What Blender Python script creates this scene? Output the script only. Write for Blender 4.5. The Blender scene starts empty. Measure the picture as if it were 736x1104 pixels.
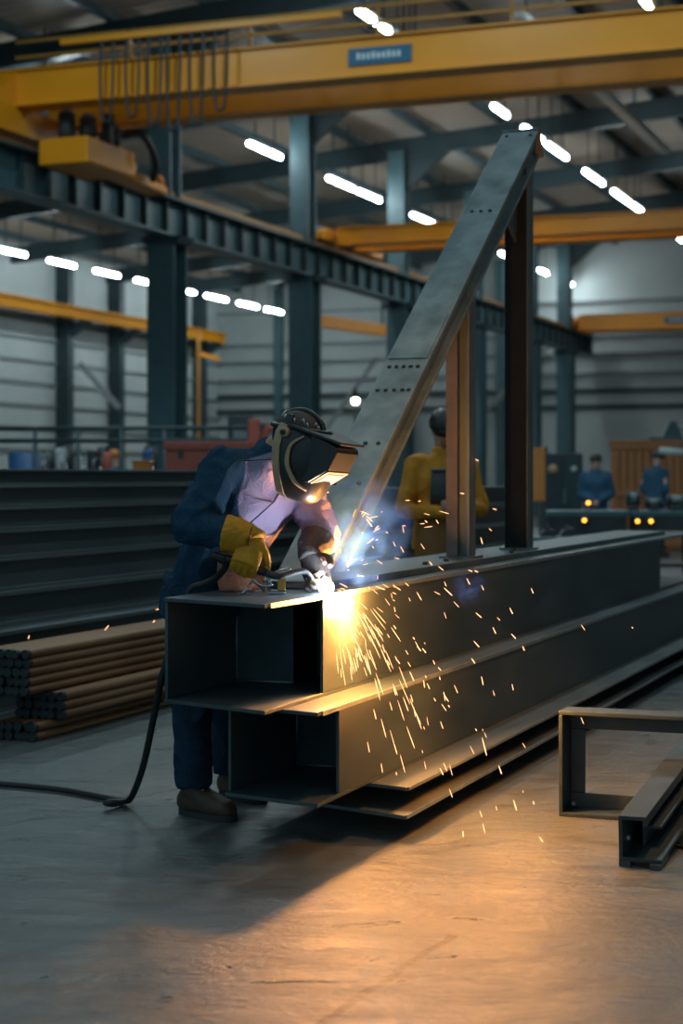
import bpy, math, random
import numpy as np
from mathutils import Vector, Matrix, Quaternion, noise

random.seed(7)
C = bpy.context.scene.collection
F = 1900.0            # focal length in pixels of the 736x1104 frame
HC = 1.35             # camera height
HOR = 515.0           # horizon row
TH = math.atan(727.0 / F)
S, CO = math.sin(TH), math.cos(TH)

def W(u, v, z=0.0):   # hall frame (u along the hall, v across to the right) -> world
    return Vector((u * S + v * CO, u * CO - v * S, z))
def at(px, Y, z=0.0):
    return Vector(((px - 368.0) / F * Y, Y, z))
def P(px, py, Y):
    return Vector(((px - 368.0) / F * Y, Y, HC - (py - HOR) / F * Y))
def V3(*a): return Vector(a)

# ------------------------------------------------------------------ materials
def mat(name, c1, c2=None, rough=0.5, metal=0.0, scale=6.0, bump=0.0, bscale=40.0, stretch=(1, 1, 1), rough2=None, spec=0.5, detail=5, coat=0.0):
    m = bpy.data.materials.new(name); m.use_nodes = True
    nt = m.node_tree; b = nt.nodes['Principled BSDF']
    c2 = c2 or c1
    tc = nt.nodes.new('ShaderNodeTexCoord'); mp = nt.nodes.new('ShaderNodeMapping')
    mp.inputs['Scale'].default_value = stretch
    nt.links.new(tc.outputs['Object'], mp.inputs['Vector'])
    n = nt.nodes.new('ShaderNodeTexNoise'); n.inputs['Scale'].default_value = scale; n.inputs['Detail'].default_value = detail
    n.inputs['Roughness'].default_value = 0.6
    nt.links.new(mp.outputs[0], n.inputs['Vector'])
    r = nt.nodes.new('ShaderNodeValToRGB')
    r.color_ramp.elements[0].position = 0.32; r.color_ramp.elements[1].position = 0.68
    r.color_ramp.elements[0].color = (*c1, 1); r.color_ramp.elements[1].color = (*c2, 1)
    nt.links.new(n.outputs[0], r.inputs[0]); nt.links.new(r.outputs[0], b.inputs['Base Color'])
    b.inputs['Metallic'].default_value = metal
    b.inputs['Specular IOR Level'].default_value = spec
    b.inputs['Coat Weight'].default_value = coat
    if rough2 is None: b.inputs['Roughness'].default_value = rough
    else:
        mr = nt.nodes.new('ShaderNodeMapRange'); mr.inputs['From Min'].default_value = .3; mr.inputs['From Max'].default_value = .7
        mr.inputs['To Min'].default_value = rough; mr.inputs['To Max'].default_value = rough2
        nt.links.new(n.outputs[0], mr.inputs[0]); nt.links.new(mr.outputs[0], b.inputs['Roughness'])
    if bump:
        n2 = nt.nodes.new('ShaderNodeTexNoise'); n2.inputs['Scale'].default_value = bscale; n2.inputs['Detail'].default_value = 4
        nt.links.new(mp.outputs[0], n2.inputs['Vector'])
        bp = nt.nodes.new('ShaderNodeBump'); bp.inputs['Strength'].default_value = bump; bp.inputs['Distance'].default_value = .01
        nt.links.new(n2.outputs[0], bp.inputs['Height']); nt.links.new(bp.outputs[0], b.inputs['Normal'])
    return m
def emit(name, col, s):
    m = bpy.data.materials.new(name); m.use_nodes = True
    nt = m.node_tree; nt.nodes.clear()
    e = nt.nodes.new('ShaderNodeEmission'); e.inputs[0].default_value = (*col, 1); e.inputs[1].default_value = s
    o = nt.nodes.new('ShaderNodeOutputMaterial'); nt.links.new(e.outputs[0], o.inputs[0])
    return m

M = {}
def wrinkle(m, sc=16, strength=.7, dist=.02):
    nt = m.node_tree; b = nt.nodes['Principled BSDF']
    tc = nt.nodes.new('ShaderNodeTexCoord'); n = nt.nodes.new('ShaderNodeTexNoise')
    n.inputs['Scale'].default_value = sc; n.inputs['Detail'].default_value = 3; n.inputs['Distortion'].default_value = 1.6
    nt.links.new(tc.outputs['Object'], n.inputs['Vector'])
    a = nt.nodes.new('ShaderNodeMath'); a.operation = 'SUBTRACT'; a.inputs[1].default_value = .5; nt.links.new(n.outputs[0], a.inputs[0])
    c = nt.nodes.new('ShaderNodeMath'); c.operation = 'ABSOLUTE'; nt.links.new(a.outputs[0], c.inputs[0])
    bp = nt.nodes.new('ShaderNodeBump'); bp.inputs['Strength'].default_value = strength; bp.inputs['Distance'].default_value = dist
    nt.links.new(c.outputs[0], bp.inputs['Height'])
    if b.inputs['Normal'].is_linked:
        nt.links.new(b.inputs['Normal'].links[0].from_node.outputs[0], bp.inputs['Normal'])
    nt.links.new(bp.outputs[0], b.inputs['Normal'])
M['steel'] = mat('mill_steel', (.048, .070, .080), (.090, .120, .132), .40, .5, 5, .06, 60, (1, .25, 1), .58)
M['plate'] = mat('plate_steel', (.10, .12, .125), (.17, .19, .19), .36, .6, 4, .05, 50, (1, .3, 1), .55)
M['edge'] = mat('cut_edge_steel', (.22, .26, .27), (.34, .38, .38), .4, .6, 12)
M['galv'] = mat('galvanised_steel', (.17, .225, .235), (.30, .365, .375), .34, .55, 7, .05, 50, (1, 1, .2), .5)
M['galvdark'] = mat('galvanised_steel_dull', (.10, .125, .135), (.17, .20, .21), .42, .6, 9, .04, 50, (1, 1, .3), .55)
M['primer'] = mat('brown_primer', (.085, .072, .068), (.14, .12, .11), .5, .3, 9)
M['teal'] = mat('teal_column_paint', (.050, .105, .122), (.068, .135, .155), .40, .0, 2)
M['tealdark'] = mat('dark_teal_paint', (.018, .038, .046), (.028, .054, .062), .5, .0, 2)
M['yellow'] = mat('crane_yellow', (.74, .26, .006), (.80, .30, .009), .36, 0, 1.2)
M['yellow2'] = mat('crane_orange', (.68, .25, .006), (.74, .29, .009), .42, 0, 1.2)
M['railrust'] = mat('rail_rust', (.34, .15, .02), (.42, .20, .03), .55, .1, 4)
M['wallbeam'] = mat('wall_beam_orange', (.34, .135, .004), (.40, .16, .006), .6, 0, 3, spec=.08)
M['postshade'] = mat('post_face_shade', (.009, .010, .011), (.014, .015, .016), .75, 0, 6, spec=.15)  # near-black for the shaded face of the tall post
M['steeldark'] = mat('dark_frame_steel', (.030, .046, .053), (.055, .076, .084), .42, .4, 6, .05, 60)
M['rust'] = mat('rust_bar', (.25, .115, .05), (.39, .20, .095), .48, .25, 14, .1, 60, (1, .12, 1), .62)
M['bundleend'] = mat('dark_bar_end', (.018, .022, .026), (.06, .07, .075), .5, .4, 40)
M['ibeam'] = mat('stacked_beam_steel', (.10, .128, .138), (.16, .19, .20), .42, .35, 4, .05, 50, (1, .15, 1), .55)
M['black'] = mat('black_rubber', (.012, .013, .015), (.02, .022, .024), .5, 0, 20)
M['blackpl'] = mat('black_helmet_plastic', (.018, .022, .022), (.028, .032, .032), .36, 0, 12, .03, 80)
M['tan'] = mat('tan_leather_and_lit_rim', (.42, .27, .16), (.52, .35, .22), .6, 0, 20)
M['lens'] = mat('lilac_lens', (.30, .25, .42), (.34, .29, .46), .18, 0, 2, spec=.8)
M['frameedge'] = mat('pale_lens_frame', (.30, .25, .21), (.34, .28, .24), .4)
M['denim'] = mat('navy_denim', (.016, .046, .085), (.028, .070, .118), .9, 0, 9, .3, 260, spec=.05)
M['trouser'] = mat('navy_trouser_cloth', (.012, .032, .062), (.022, .048, .088), .85, 0, 8, .3, 220, spec=.2)
M['glove'] = mat('mustard_glove_leather', (.56, .23, .012), (.70, .32, .022), .68, 0, 22, .35, 120, spec=.3)
M['darkglove'] = mat('dark_glove_leather', (.022, .022, .024), (.045, .042, .040), .65, 0, 22, .35, 120)
M['apron'] = mat('brown_leather', (.20, .085, .045), (.30, .135, .075), .6, 0, 9, .2, 70)
M['apron2'] = mat('brown_leather_apron', (.27, .10, .022), (.35, .14, .035), .6, 0, 7, .2, 60)
M['ochre'] = mat('ochre_jacket_leather', (.66, .24, .012), (.76, .31, .020), .7, 0, 10, .25, 90)
M['boot'] = mat('brown_boot_leather', (.060, .036, .022), (.10, .06, .038), .6, 0, 18, .2, 120)
M['sole'] = mat('boot_sole_rubber', (.022, .025, .028), (.035, .037, .04), .7)
M['skin'] = mat('skin', (.48, .27, .19), (.55, .32, .23), .5, 0, 20)
M['hair'] = mat('dark_hair', (.02, .016, .014), (.035, .028, .022), .6, 0, 60)
M['eye'] = mat('eye_white', (.7, .68, .65), None, .2)
M['blue'] = mat('blue_workwear', (.020, .075, .135), (.030, .095, .165), .85, 0, 6)
M['bluep'] = mat('blue_paint', (.02, .08, .20), (.03, .10, .24), .45, 0, 6)
M['redp'] = mat('red_paint', (.36, .075, .05), (.43, .10, .07), .5, 0, 3)
M['orangep'] = mat('orange_paint', (.50, .17, .03), (.58, .22, .05), .5, 0, 3)
M['crate'] = mat('orange_wood', (.34, .13, .045), (.46, .19, .07), .6, 0, 6, .1, 40, (6, 6, .4))
M['grey'] = mat('grey_machine_paint', (.16, .19, .2), (.22, .25, .26), .5, 0, 3)
M['pale'] = mat('pale_machine_paint', (.42, .46, .46), (.5, .54, .54), .5, 0, 3)
M['dark'] = mat('dark_machine_paint', (.025, .032, .036), (.04, .048, .052), .5, 0, 4)
M['signblue'] = mat('sign_blue', (.015, .10, .19), (.02, .12, .22), .4)
M['white'] = mat('white_paint', (.62, .66, .66), None, .5)
M['chrome'] = mat('bright_steel', (.45, .46, .47), (.55, .56, .57), .22, .95, 10)
M['brass'] = mat('brass', (.58, .30, .06), (.66, .36, .08), .3, .8, 10)
M['fixture'] = mat('lamp_housing', (.25, .28, .29), None, .5)
M['capcloth'] = mat('dark_cap_cloth', (.018, .02, .022), (.035, .036, .036), .7, 0, 18)
M['tube'] = emit('lamp_tube', (.82, .96, 1.0), 95)
M['spark'] = emit('spark_glow', (1, .46, .20), 3.2)
M['arc'] = emit('arc_glow', (.92, .95, 1.0), 90)
M['amber'] = emit('amber_lamp', (1, .36, .03), 6)
M['bulb'] = emit('white_bulb', (1, .86, .68), 12)

def lit_front_jacket():
    """navy jacket with arc light painted mauve into its front: the edge is a plane across the shoulder, in object space"""
    m = mat('navy_denim_lit_front', (.016, .046, .085), (.028, .070, .118), .9, 0, 9, .3, 260, spec=.05)
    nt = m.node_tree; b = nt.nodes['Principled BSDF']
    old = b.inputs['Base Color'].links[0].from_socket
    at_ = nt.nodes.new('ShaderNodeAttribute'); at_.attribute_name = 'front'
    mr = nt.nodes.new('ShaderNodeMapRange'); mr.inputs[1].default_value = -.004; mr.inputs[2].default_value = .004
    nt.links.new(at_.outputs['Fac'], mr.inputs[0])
    mx = nt.nodes.new('ShaderNodeMixRGB'); mx.inputs[2].default_value = (.33, .275, .41, 1)  # mauve is arc light on navy cloth, put into the colour
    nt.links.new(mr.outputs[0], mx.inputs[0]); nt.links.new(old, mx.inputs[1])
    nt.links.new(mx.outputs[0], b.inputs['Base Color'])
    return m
M['jacket'] = lit_front_jacket()
for k_ in ('jacket', 'trouser', 'ochre', 'apron'): wrinkle(M[k_])

def clad(name, c1, c2, axis_scale, depth=.6):
    m = mat(name, c1, c2, .55, 0, .35)
    nt = m.node_tree; b = nt.nodes['Principled BSDF']
    tc = nt.nodes.new('ShaderNodeTexCoord'); wv = nt.nodes.new('ShaderNodeTexWave')
    wv.wave_profile = 'SIN'; wv.bands_direction = axis_scale[0]; wv.inputs['Scale'].default_value = axis_scale[1]
    nt.links.new(tc.outputs['Object'], wv.inputs['Vector'])
    bp = nt.nodes.new('ShaderNodeBump'); bp.inputs['Strength'].default_value = depth; bp.inputs['Distance'].default_value = .05
    nt.links.new(wv.outputs['Color'], bp.inputs['Height']); nt.links.new(bp.outputs[0], b.inputs['Normal'])
    return m
M['clad'] = clad('wall_cladding', (.36, .41, .41), (.44, .49, .49), ('Z', 3.0), .3)
M['roof'] = clad('roof_sheet', (.25, .195, .15), (.32, .255, .20), ('Y', .8), .5)

def floor_mat():
    m = bpy.data.materials.new('worn_concrete'); m.use_nodes = True
    nt = m.node_tree; b = nt.nodes['Principled BSDF']; L = nt.links.new; N = nt.nodes.new
    tc = N('ShaderNodeTexCoord')
    n1 = N('ShaderNodeTexNoise'); n1.inputs['Scale'].default_value = .9; n1.inputs['Detail'].default_value = 8; n1.inputs['Roughness'].default_value = .65
    L(tc.outputs['Object'], n1.inputs['Vector'])
    mp = N('ShaderNodeMapping'); mp.inputs['Scale'].default_value = (1, 2.2, 1); mp.inputs['Rotation'].default_value = (0, 0, .35)
    L(tc.outputs['Object'], mp.inputs['Vector'])
    n2 = N('ShaderNodeTexNoise'); n2.inputs['Scale'].default_value = 3.2; n2.inputs['Detail'].default_value = 9; n2.inputs['Roughness'].default_value = .7; n2.inputs['Distortion'].default_value = 1.2
    L(mp.outputs[0], n2.inputs['Vector'])
    mixf = N('ShaderNodeMath'); mixf.operation = 'ADD'; L(n1.outputs[0], mixf.inputs[0]); L(n2.outputs[0], mixf.inputs[1])
    r = N('ShaderNodeValToRGB'); e = r.color_ramp.elements
    e[0].position = .35; e[0].color = (.082, .098, .100, 1); e[1].position = .68; e[1].color = (.158, .170, .168, 1)
    hf = N('ShaderNodeMath'); hf.operation = 'MULTIPLY'; hf.inputs[1].default_value = .5; L(mixf.outputs[0], hf.inputs[0]); L(hf.outputs[0], r.inputs[0])
    # cracks: distance to line segments, wobbled by noise
    sep = N('ShaderNodeSeparateXYZ'); nz = N('ShaderNodeTexNoise'); nz.inputs['Scale'].default_value = 4; nz.inputs['Detail'].default_value = 5
    L(tc.outputs['Object'], nz.inputs['Vector'])
    ofs = N('ShaderNodeVectorMath'); ofs.operation = 'MULTIPLY_ADD'; ofs.inputs[1].default_value = (.09, .09, 0)
    L(nz.outputs['Color'], ofs.inputs[0]); L(tc.outputs['Object'], ofs.inputs[2]); L(ofs.outputs[0], sep.inputs[0])
    def math_(op, a, bb):
        q = N('ShaderNodeMath'); q.operation = op
        for i, x in enumerate((a, bb)):
            if isinstance(x, (int, float)): q.inputs[i].default_value = x
            else: L(x, q.inputs[i])
        return q.outputs[0]
    crack = None
    for (p, q, w) in [((-3.2, 4.3), (-.6, 7.8), .008), ((.02, 6.1), (2.6, 5.35), .007), ((-.1, 4.25), (.32, 5.2), .014), ((.9, 7.9), (4.2, 7.3), .006)]:
        p = (p[0] + .045, p[1] + .045); q = (q[0] + .045, q[1] + .045)
        d = Vector((q[0] - p[0], q[1] - p[1])); ln = d.length; d /= ln
        t = math_('ADD', math_('ADD', math_('MULTIPLY', sep.outputs[0], d.x), math_('MULTIPLY', sep.outputs[1], d.y)), -(p[0] * d.x + p[1] * d.y))
        s = math_('ABSOLUTE', math_('ADD', math_('ADD', math_('MULTIPLY', sep.outputs[0], -d.y), math_('MULTIPLY', sep.outputs[1], d.x)), (p[0] * d.y - p[1] * d.x)), 0)
        near = math_('LESS_THAN', s, w)
        ins = math_('MULTIPLY', math_('GREATER_THAN', t, 0), math_('LESS_THAN', t, ln))
        c = math_('MULTIPLY', near, ins)
        crack = c if crack is None else math_('MAXIMUM', crack, c)
    mx = N('ShaderNodeMixRGB'); mx.inputs[2].default_value = (.03, .03, .03, 1); L(math_('MULTIPLY', crack, .85), mx.inputs[0]); L(r.outputs[0], mx.inputs[1]); L(mx.outputs[0], b.inputs['Base Color'])
    mr = N('ShaderNodeMapRange'); mr.inputs[1].default_value = .32; mr.inputs[2].default_value = .68; mr.inputs[3].default_value = .24; mr.inputs[4].default_value = .60
    L(n2.outputs[0], mr.inputs[0]); L(mr.outputs[0], b.inputs['Roughness'])
    mp3 = N('ShaderNodeMapping'); mp3.inputs['Scale'].default_value = (1, 1.8, 1); L(tc.outputs['Object'], mp3.inputs['Vector'])
    n3 = N('ShaderNodeTexNoise'); n3.inputs['Scale'].default_value = 22; n3.inputs['Detail'].default_value = 6; n3.inputs['Distortion'].default_value = .8; L(mp3.outputs[0], n3.inputs['Vector'])
    hsum = math_('ADD', math_('MULTIPLY', n3.outputs[0], .5), math_('MULTIPLY', n2.outputs[0], 1.2))
    hsum = math_('SUBTRACT', hsum, math_('MULTIPLY', crack, 1.5))
    bp = N('ShaderNodeBump'); bp.inputs['Strength'].default_value = .85; bp.inputs['Distance'].default_value = .012
    L(hsum, bp.inputs['Height']); L(bp.outputs[0], b.inputs['Normal'])
    b.inputs['Specular IOR Level'].default_value = .55
    b.inputs['Coat Weight'].default_value = .35; b.inputs['Coat Roughness'].default_value = .2; L(bp.outputs[0], b.inputs['Coat Normal'])
    return m
M['floor'] = floor_mat()

# ------------------------------------------------------------------ mesh building
class MB:
    def __init__(s): s.v = []; s.f = []; s.sm = False
    def box(s, x0, x1, y0, y1, z0, z1):
        b = len(s.v)
        s.v += [(x, y, z) for z in (z0, z1) for y in (y0, y1) for x in (x0, x1)]
        s.f += [tuple(b + i for i in q) for q in ((0, 2, 3, 1), (4, 5, 7, 6), (0, 1, 5, 4), (2, 6, 7, 3), (0, 4, 6, 2), (1, 3, 7, 5))]
        return s
    def hexa(s, pts):   # 8 points: bottom loop 4, top loop 4
        b = len(s.v); s.v += [tuple(p) for p in pts]
        s.f += [tuple(b + i for i in q) for q in ((3, 2, 1, 0), (4, 5, 6, 7), (0, 1, 5, 4), (1, 2, 6, 5), (2, 3, 7, 6), (3, 0, 4, 7))]
        return s
    def prism(s, poly, a0, a1, axis='y'):
        n = len(poly); b = len(s.v)
        def mk(p, a):
            return (p[0], a, p[1]) if axis == 'y' else (p[0], p[1], a) if axis == 'z' else (a, p[0], p[1])
        s.v += [mk(p, a0) for p in poly] + [mk(p, a1) for p in poly]
        s.f += [tuple(b + i for i in range(n)), tuple(b + n + i for i in reversed(range(n)))]
        s.f += [(b + i, b + n + i, b + n + (i + 1) % n, b + (i + 1) % n) for i in range(n)]
        return s
    def bar(s, p0, p1, w, h=None, up=(0, 0, 1)):
        h = h or w; p0 = Vector(p0); p1 = Vector(p1); d = (p1 - p0).normalized(); up = Vector(up)
        if abs(d.dot(up)) > .98: up = Vector((0, 1, 0))
        a = d.cross(up).normalized(); c = a.cross(d).normalized()
        o = [(-w / 2, -h / 2), (w / 2, -h / 2), (w / 2, h / 2), (-w / 2, h / 2)]
        return s.hexa([p0 + a * x + c * y for x, y in o] + [p1 + a * x + c * y for x, y in o])
    def rings(s, rings, cap=True):
        b = len(s.v); n = len(rings[0])
        for r in rings: s.v += [tuple(p) for p in r]
        for k in range(len(rings) - 1):
            for i in range(n):
                j = (i + 1) % n
                s.f.append((b + k * n + i, b + k * n + j, b + (k + 1) * n + j, b + (k + 1) * n + i))
        if cap:
            s.f.append(tuple(b + i for i in reversed(range(n))))
            e = b + (len(rings) - 1) * n
            s.f.append(tuple(e + i for i in range(n)))
        return s
    def tube(s, pts, r, n=10, smooth=0):
        pts = [Vector(p) for p in pts]
        if smooth: pts = catmull(pts, smooth)
        rad = r if hasattr(r, '__len__') else [r] * len(pts)
        if len(rad) != len(pts): rad = list(np.interp(np.linspace(0, 1, len(pts)), np.linspace(0, 1, len(rad)), rad))
        rg = []; a = None
        for i, p in enumerate(pts):
            d = (pts[min(i + 1, len(pts) - 1)] - pts[max(i - 1, 0)]).normalized()
            if a is None:
                a = d.orthogonal().normalized()
            a = (a - d * a.dot(d)).normalized(); c = d.cross(a)
            rg.append([p + (a * math.cos(t) + c * math.sin(t)) * rad[i] for t in (2 * math.pi * k / n for k in range(n))])
        s.rings(rg); s.sm = True
        return s
    def ell(s, c, ax, ay, az, nu=16, nv=10):   # ellipsoid with three axis vectors
        c = Vector(c); rg = []
        for i in range(1, nv):
            f = math.pi * i / nv
            rg.append([c + ax * (math.sin(f) * math.cos(t)) + ay * (math.sin(f) * math.sin(t)) - az * math.cos(f) for t in (2 * math.pi * k / nu for k in range(nu))])
        s.rings(rg); s.sm = True
        return s
    def xf(s, mtx):
        s.v = [tuple(mtx @ Vector(p)) for p in s.v]; return s
    def mesh(s, name):
        me = bpy.data.meshes.new(name); me.from_pydata(s.v, [], s.f); me.update()
        import bmesh
        bm = bmesh.new(); bm.from_mesh(me); bmesh.ops.recalc_face_normals(bm, faces=bm.faces); bm.to_mesh(me); bm.free()
        if s.sm:
            for p in me.polygons: p.use_smooth = True
        return me

def catmull(pts, k):
    out = []
    P_ = [pts[0] * 2 - pts[1]] + list(pts) + [pts[-1] * 2 - pts[-2]]
    for i in range(1, len(P_) - 2):
        a, b, c, d = P_[i - 1], P_[i], P_[i + 1], P_[i + 2]
        for j in range(k):
            t = j / k
            out.append(.5 * ((2 * b) + (c - a) * t + (2 * a - 5 * b + 4 * c - d) * t * t + (3 * b - a - 3 * c + d) * t ** 3))
    out.append(pts[-1].copy())
    return out

def part(name, mb, m, parent=None, bevel=0.0, smooth_angle=None):
    me = mb.mesh(name) if isinstance(mb, MB) else mb
    o = bpy.data.objects.new(name, me); C.objects.link(o)
    me.materials.clear(); me.materials.append(M[m])
    if parent is not None: o.parent = parent
    if bevel:
        md = o.modifiers.new('b', 'BEVEL'); md.width = bevel; md.segments = 2; md.limit_method = 'ANGLE'; md.angle_limit = math.radians(40)
    return o
def tag(o, label, cat, group=None, kind=None):
    o['label'] = label; o['category'] = cat
    if group: o['group'] = group
    if kind: o['kind'] = kind
    return o
def thing(name, label, cat, loc=(0, 0, 0), rot=None, group=None, kind=None):
    o = bpy.data.objects.new(name, None); C.objects.link(o); o.empty_display_size = .1
    o.location = loc
    if rot is not None: o.rotation_euler = (0, 0, rot)
    return tag(o, label, cat, group, kind)
def hall(name, label, cat, u, v, z=0.0, group=None, kind=None):     # a thing aligned with the hall: local x = across, y = along
    return thing(name, label, cat, W(u, v, z), -TH, group, kind)
def dup(root, loc=None, label=None, group=None):
    r = root.copy(); C.objects.link(r)
    if loc is not None: r.location = loc
    if label: r['label'] = label
    if group: r['group'] = group
    for ch in list(root.children):
        c = ch.copy(); C.objects.link(c); c.parent = r
        for g in list(ch.children):
            d = g.copy(); C.objects.link(d); d.parent = c
    return r
ORD = ['first', 'second', 'third', 'fourth', 'fifth', 'sixth', 'seventh', 'eighth', 'ninth', 'tenth', 'eleventh', 'twelfth', 'thirteenth', 'fourteenth', 'fifteenth', 'sixteenth']

# ------------------------------------------------------------------ the hall: floor, walls, roof
def struct(name, mb, m, label=None, cat=None, rot=True):
    o = part(name, mb, m)
    if rot: o.rotation_euler = (0, 0, -TH)
    o['kind'] = 'structure'
    if label: o['label'] = label; o['category'] = cat
    return o
UB = 71.0; VL = -33.0; VR = 14.0
o = part('floor', MB().box(-45, 45, -6, 90, -.2, 0), 'floor'); o['kind'] = 'structure'
def roof_z(v): return HC + 9.65 + .08 * (v + 16)
mb = MB().hexa([(VL - .3, -4, roof_z(VL - .3)), (VR, -4, roof_z(VR)), (VR, UB + .3, roof_z(VR)), (VL - .3, UB + .3, roof_z(VL - .3)),
                (VL - .3, -4, roof_z(VL - .3) + .12), (VR, -4, roof_z(VR) + .12), (VR, UB + .3, roof_z(VR) + .12), (VL - .3, UB + .3, roof_z(VL - .3) + .12)])
struct('ceiling', mb, 'roof')
struct('wall_back', MB().prism([(VL - .2, 0), (VR, 0), (VR, roof_z(VR)), (VL - .2, roof_z(VL - .2))], UB, UB + .2), 'clad')
struct('wall_right', MB().box(VR, VR + .2, -4, UB, 0, roof_z(VR)), 'clad')
struct('wall_left', MB().box(VL - .2, VL, -4, UB, 0, roof_z(VL)), 'clad')

# steel frames: columns at the runway line, rafters across
COLS = [28.9, 35.7, 42.6, 49.2, 56.0, 62.5, 67.3]     # depth of each at v=-16
VC = -16.05
def ucol(Y): return (Y + VC * S) / CO
us = [ucol(y) for y in COLS]
def hsec(w, d, tf, tw):     # H section in plan (x, y)
    return [(-w / 2, -d / 2), (w / 2, -d / 2), (w / 2, -d / 2 + tf), (tw / 2, -d / 2 + tf), (tw / 2, d / 2 - tf), (w / 2, d / 2 - tf), (w / 2, d / 2), (-w / 2, d / 2),
            (-w / 2, d / 2 - tf), (-tw / 2, d / 2 - tf), (-tw / 2, -d / 2 + tf), (-w / 2, -d / 2 + tf)]
ZR = HC + 5.65          # top of runway girder
zt = roof_z(VC) - .55
names = ['nearest, left of the welder', 'second, above the welder helmet', 'third, behind the sloping steel beam', 'fourth, right of the sloping beam', 'fifth, behind the tall steel post', 'sixth, at the far end of the runway girder']
proto = None
for i, u in enumerate(us[1:]):
    if proto is None:
        c = hall('column', 'x', 'column', u, VC)
        part('shaft', MB().prism(hsec(.60, .62, .05, .05), 0, ZR - .79, 'z'), 'teal', c)
        part('upper_shaft', MB().prism([(p[0] * .8 - .05, p[1] * .8) for p in hsec(.60, .62, .05, .05)], ZR + .02, zt, 'z'), 'teal', c)
        part('knee_gusset', MB().prism([(.2, zt - 1.1), (1.6, zt + .05), (.2, zt - .02)], -.09, .09), 'tealdark', c)
        part('bracket', MB().prism([(-.38, ZR - .95), (.38, ZR - .95), (.45, ZR - .79), (-.45, ZR - .79)], -.33, .33), 'tealdark', c)
        part('base_plate', MB().box(-.42, .42, -.42, .42, 0, .05), 'tealdark', c)
        proto = c
    else: c = dup(proto, W(u, VC))
    c['kind'] = 'structure'
    c['label'] = 'dark teal steel column under the crane girder, ' + names[i]
    c['group'] = 'columns under the crane girder'
ruse = []
for i in range(len(us) - 1):
    ruse += [us[i], None]
ruse = [u for u in ruse if u] + [us[-1]]
for i, u in enumerate(ruse):
    z0, z1 = roof_z(VL), roof_z(VR)
    mb = MB().hexa([(VL, u - .12, z0 - .75), (VR, u - .12, z1 - .75), (VR, u + .12, z1 - .75), (VL, u + .12, z0 - .75),
                    (VL, u - .12, z0 - .22), (VR, u - .12, z1 - .22), (VR, u + .12, z1 - .22), (VL, u + .12, z0 - .22)])
    o = struct('rafter', mb, 'tealdark', 'dark roof rafter spanning the hall, ' + ORD[i] + ' from the camera', 'rafter'); o['group'] = 'roof rafters'
pv = [v for v in np.arange(VL + 1, VR, 2.1)]
for i, v in enumerate(pv):
    z = roof_z(v)
    o = struct('purlin', MB().box(v - .07, v + .07, 10, UB, z - .22, z), 'tealdark', 'dark roof purlin running the length of the hall, %s from the left wall' % (ORD[i] if i < 16 else 'number %d' % (i + 1)), 'purlin')
    o['group'] = 'roof purlins'
# girts and posts on the walls
gz = [HC + 2.9, HC + 3.55, HC + 4.25, HC + 5.05, HC + 5.8, HC + 7.2]
for i, z in enumerate(gz):
    th = .20 if i in (0, 1) else .11
    o = struct('trim_%d' % (i + 1), MB().box(VL, VR, UB - .16, UB, z - th / 2, z + th / 2), 'tealdark' if i in (0, 1) else 'grey')
for i, z in enumerate(list(np.arange(HC + 1.0, HC + 6.6, .8))):
    o = struct('trim_%d' % (i + 20), MB().box(VL, VL + .10, 20, UB, z - .05, z + .05), 'grey')
for i, u in enumerate([44.0, 50.5, 57.0, 61.0, 65.0, 68.5]):
    o = struct('trim_%d' % (i + 40), MB().box(VL + .01, VL + .55, u - .2, u + .2, 0, roof_z(VL) - .3), 'tealdark')
for i, v in enumerate([-30, -24.0, -20.0, -11.5, -5.9, 1.0]):
    o = struct('trim_%d' % (i + 60), MB().box(v - .16, v + .16, UB - .45, UB - .01, 0, roof_z(v) - .3), 'teal')
for i, (a, b) in enumerate([((352, 462), (406, 386)), ((524, 442), (590, 374)), ((700, 466), (740, 430)), ((86, 392), (128, 440))]):
    Yb = 72 if i < 3 else 64
    o = part('wall_brace', MB().bar(P(*a, Yb), P(*b, Yb), .34, .2), 'grey'); o['kind'] = 'structure'
    o['label'] = 'grey diagonal wall brace, ' + ['left of the sloping beam', 'right of the sloping beam', 'above the orange crate', 'far left by the wall posts'][i]; o['category'] = 'brace'; o['group'] = 'diagonal wall braces'

# ------------------------------------------------------------------ runway girder
g = hall('crane_runway_girder', 'long dark teal crane runway girder with stiffener plates, above the columns', 'girder', 0, VC)
u0, u1 = 20.0, 70.4
zb = ZR - .79
part('web', MB().box(-.03, .03, u0, u1, zb + .05, ZR - .05), 'teal', g)
part('top_flange', MB().box(-.27, .27, u0, u1, ZR - .06, ZR - .0), 'tealdark', g)
part('bottom_flange', MB().box(-.24, .24, u0, u1, zb, zb + .05), 'teal', g)
part('rail', MB().prism([(-.07, ZR), (.07, ZR), (.05, ZR + .165), (-.05, ZR + .165)], u0, u1), 'railrust', g)
st = None
for k in range(70):
    u = 23.5 + k * .92
    if u > u1 - .1: break
    if st is None:
        st = part('stiffener', MB().box(-.17, .17, -.02, .02, zb + .05, ZR - .06), 'tealdark', g); st.location = (0, u, 0)
    else:
        c = st.copy(); C.objects.link(c); c.location = (0, u, 0)
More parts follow.
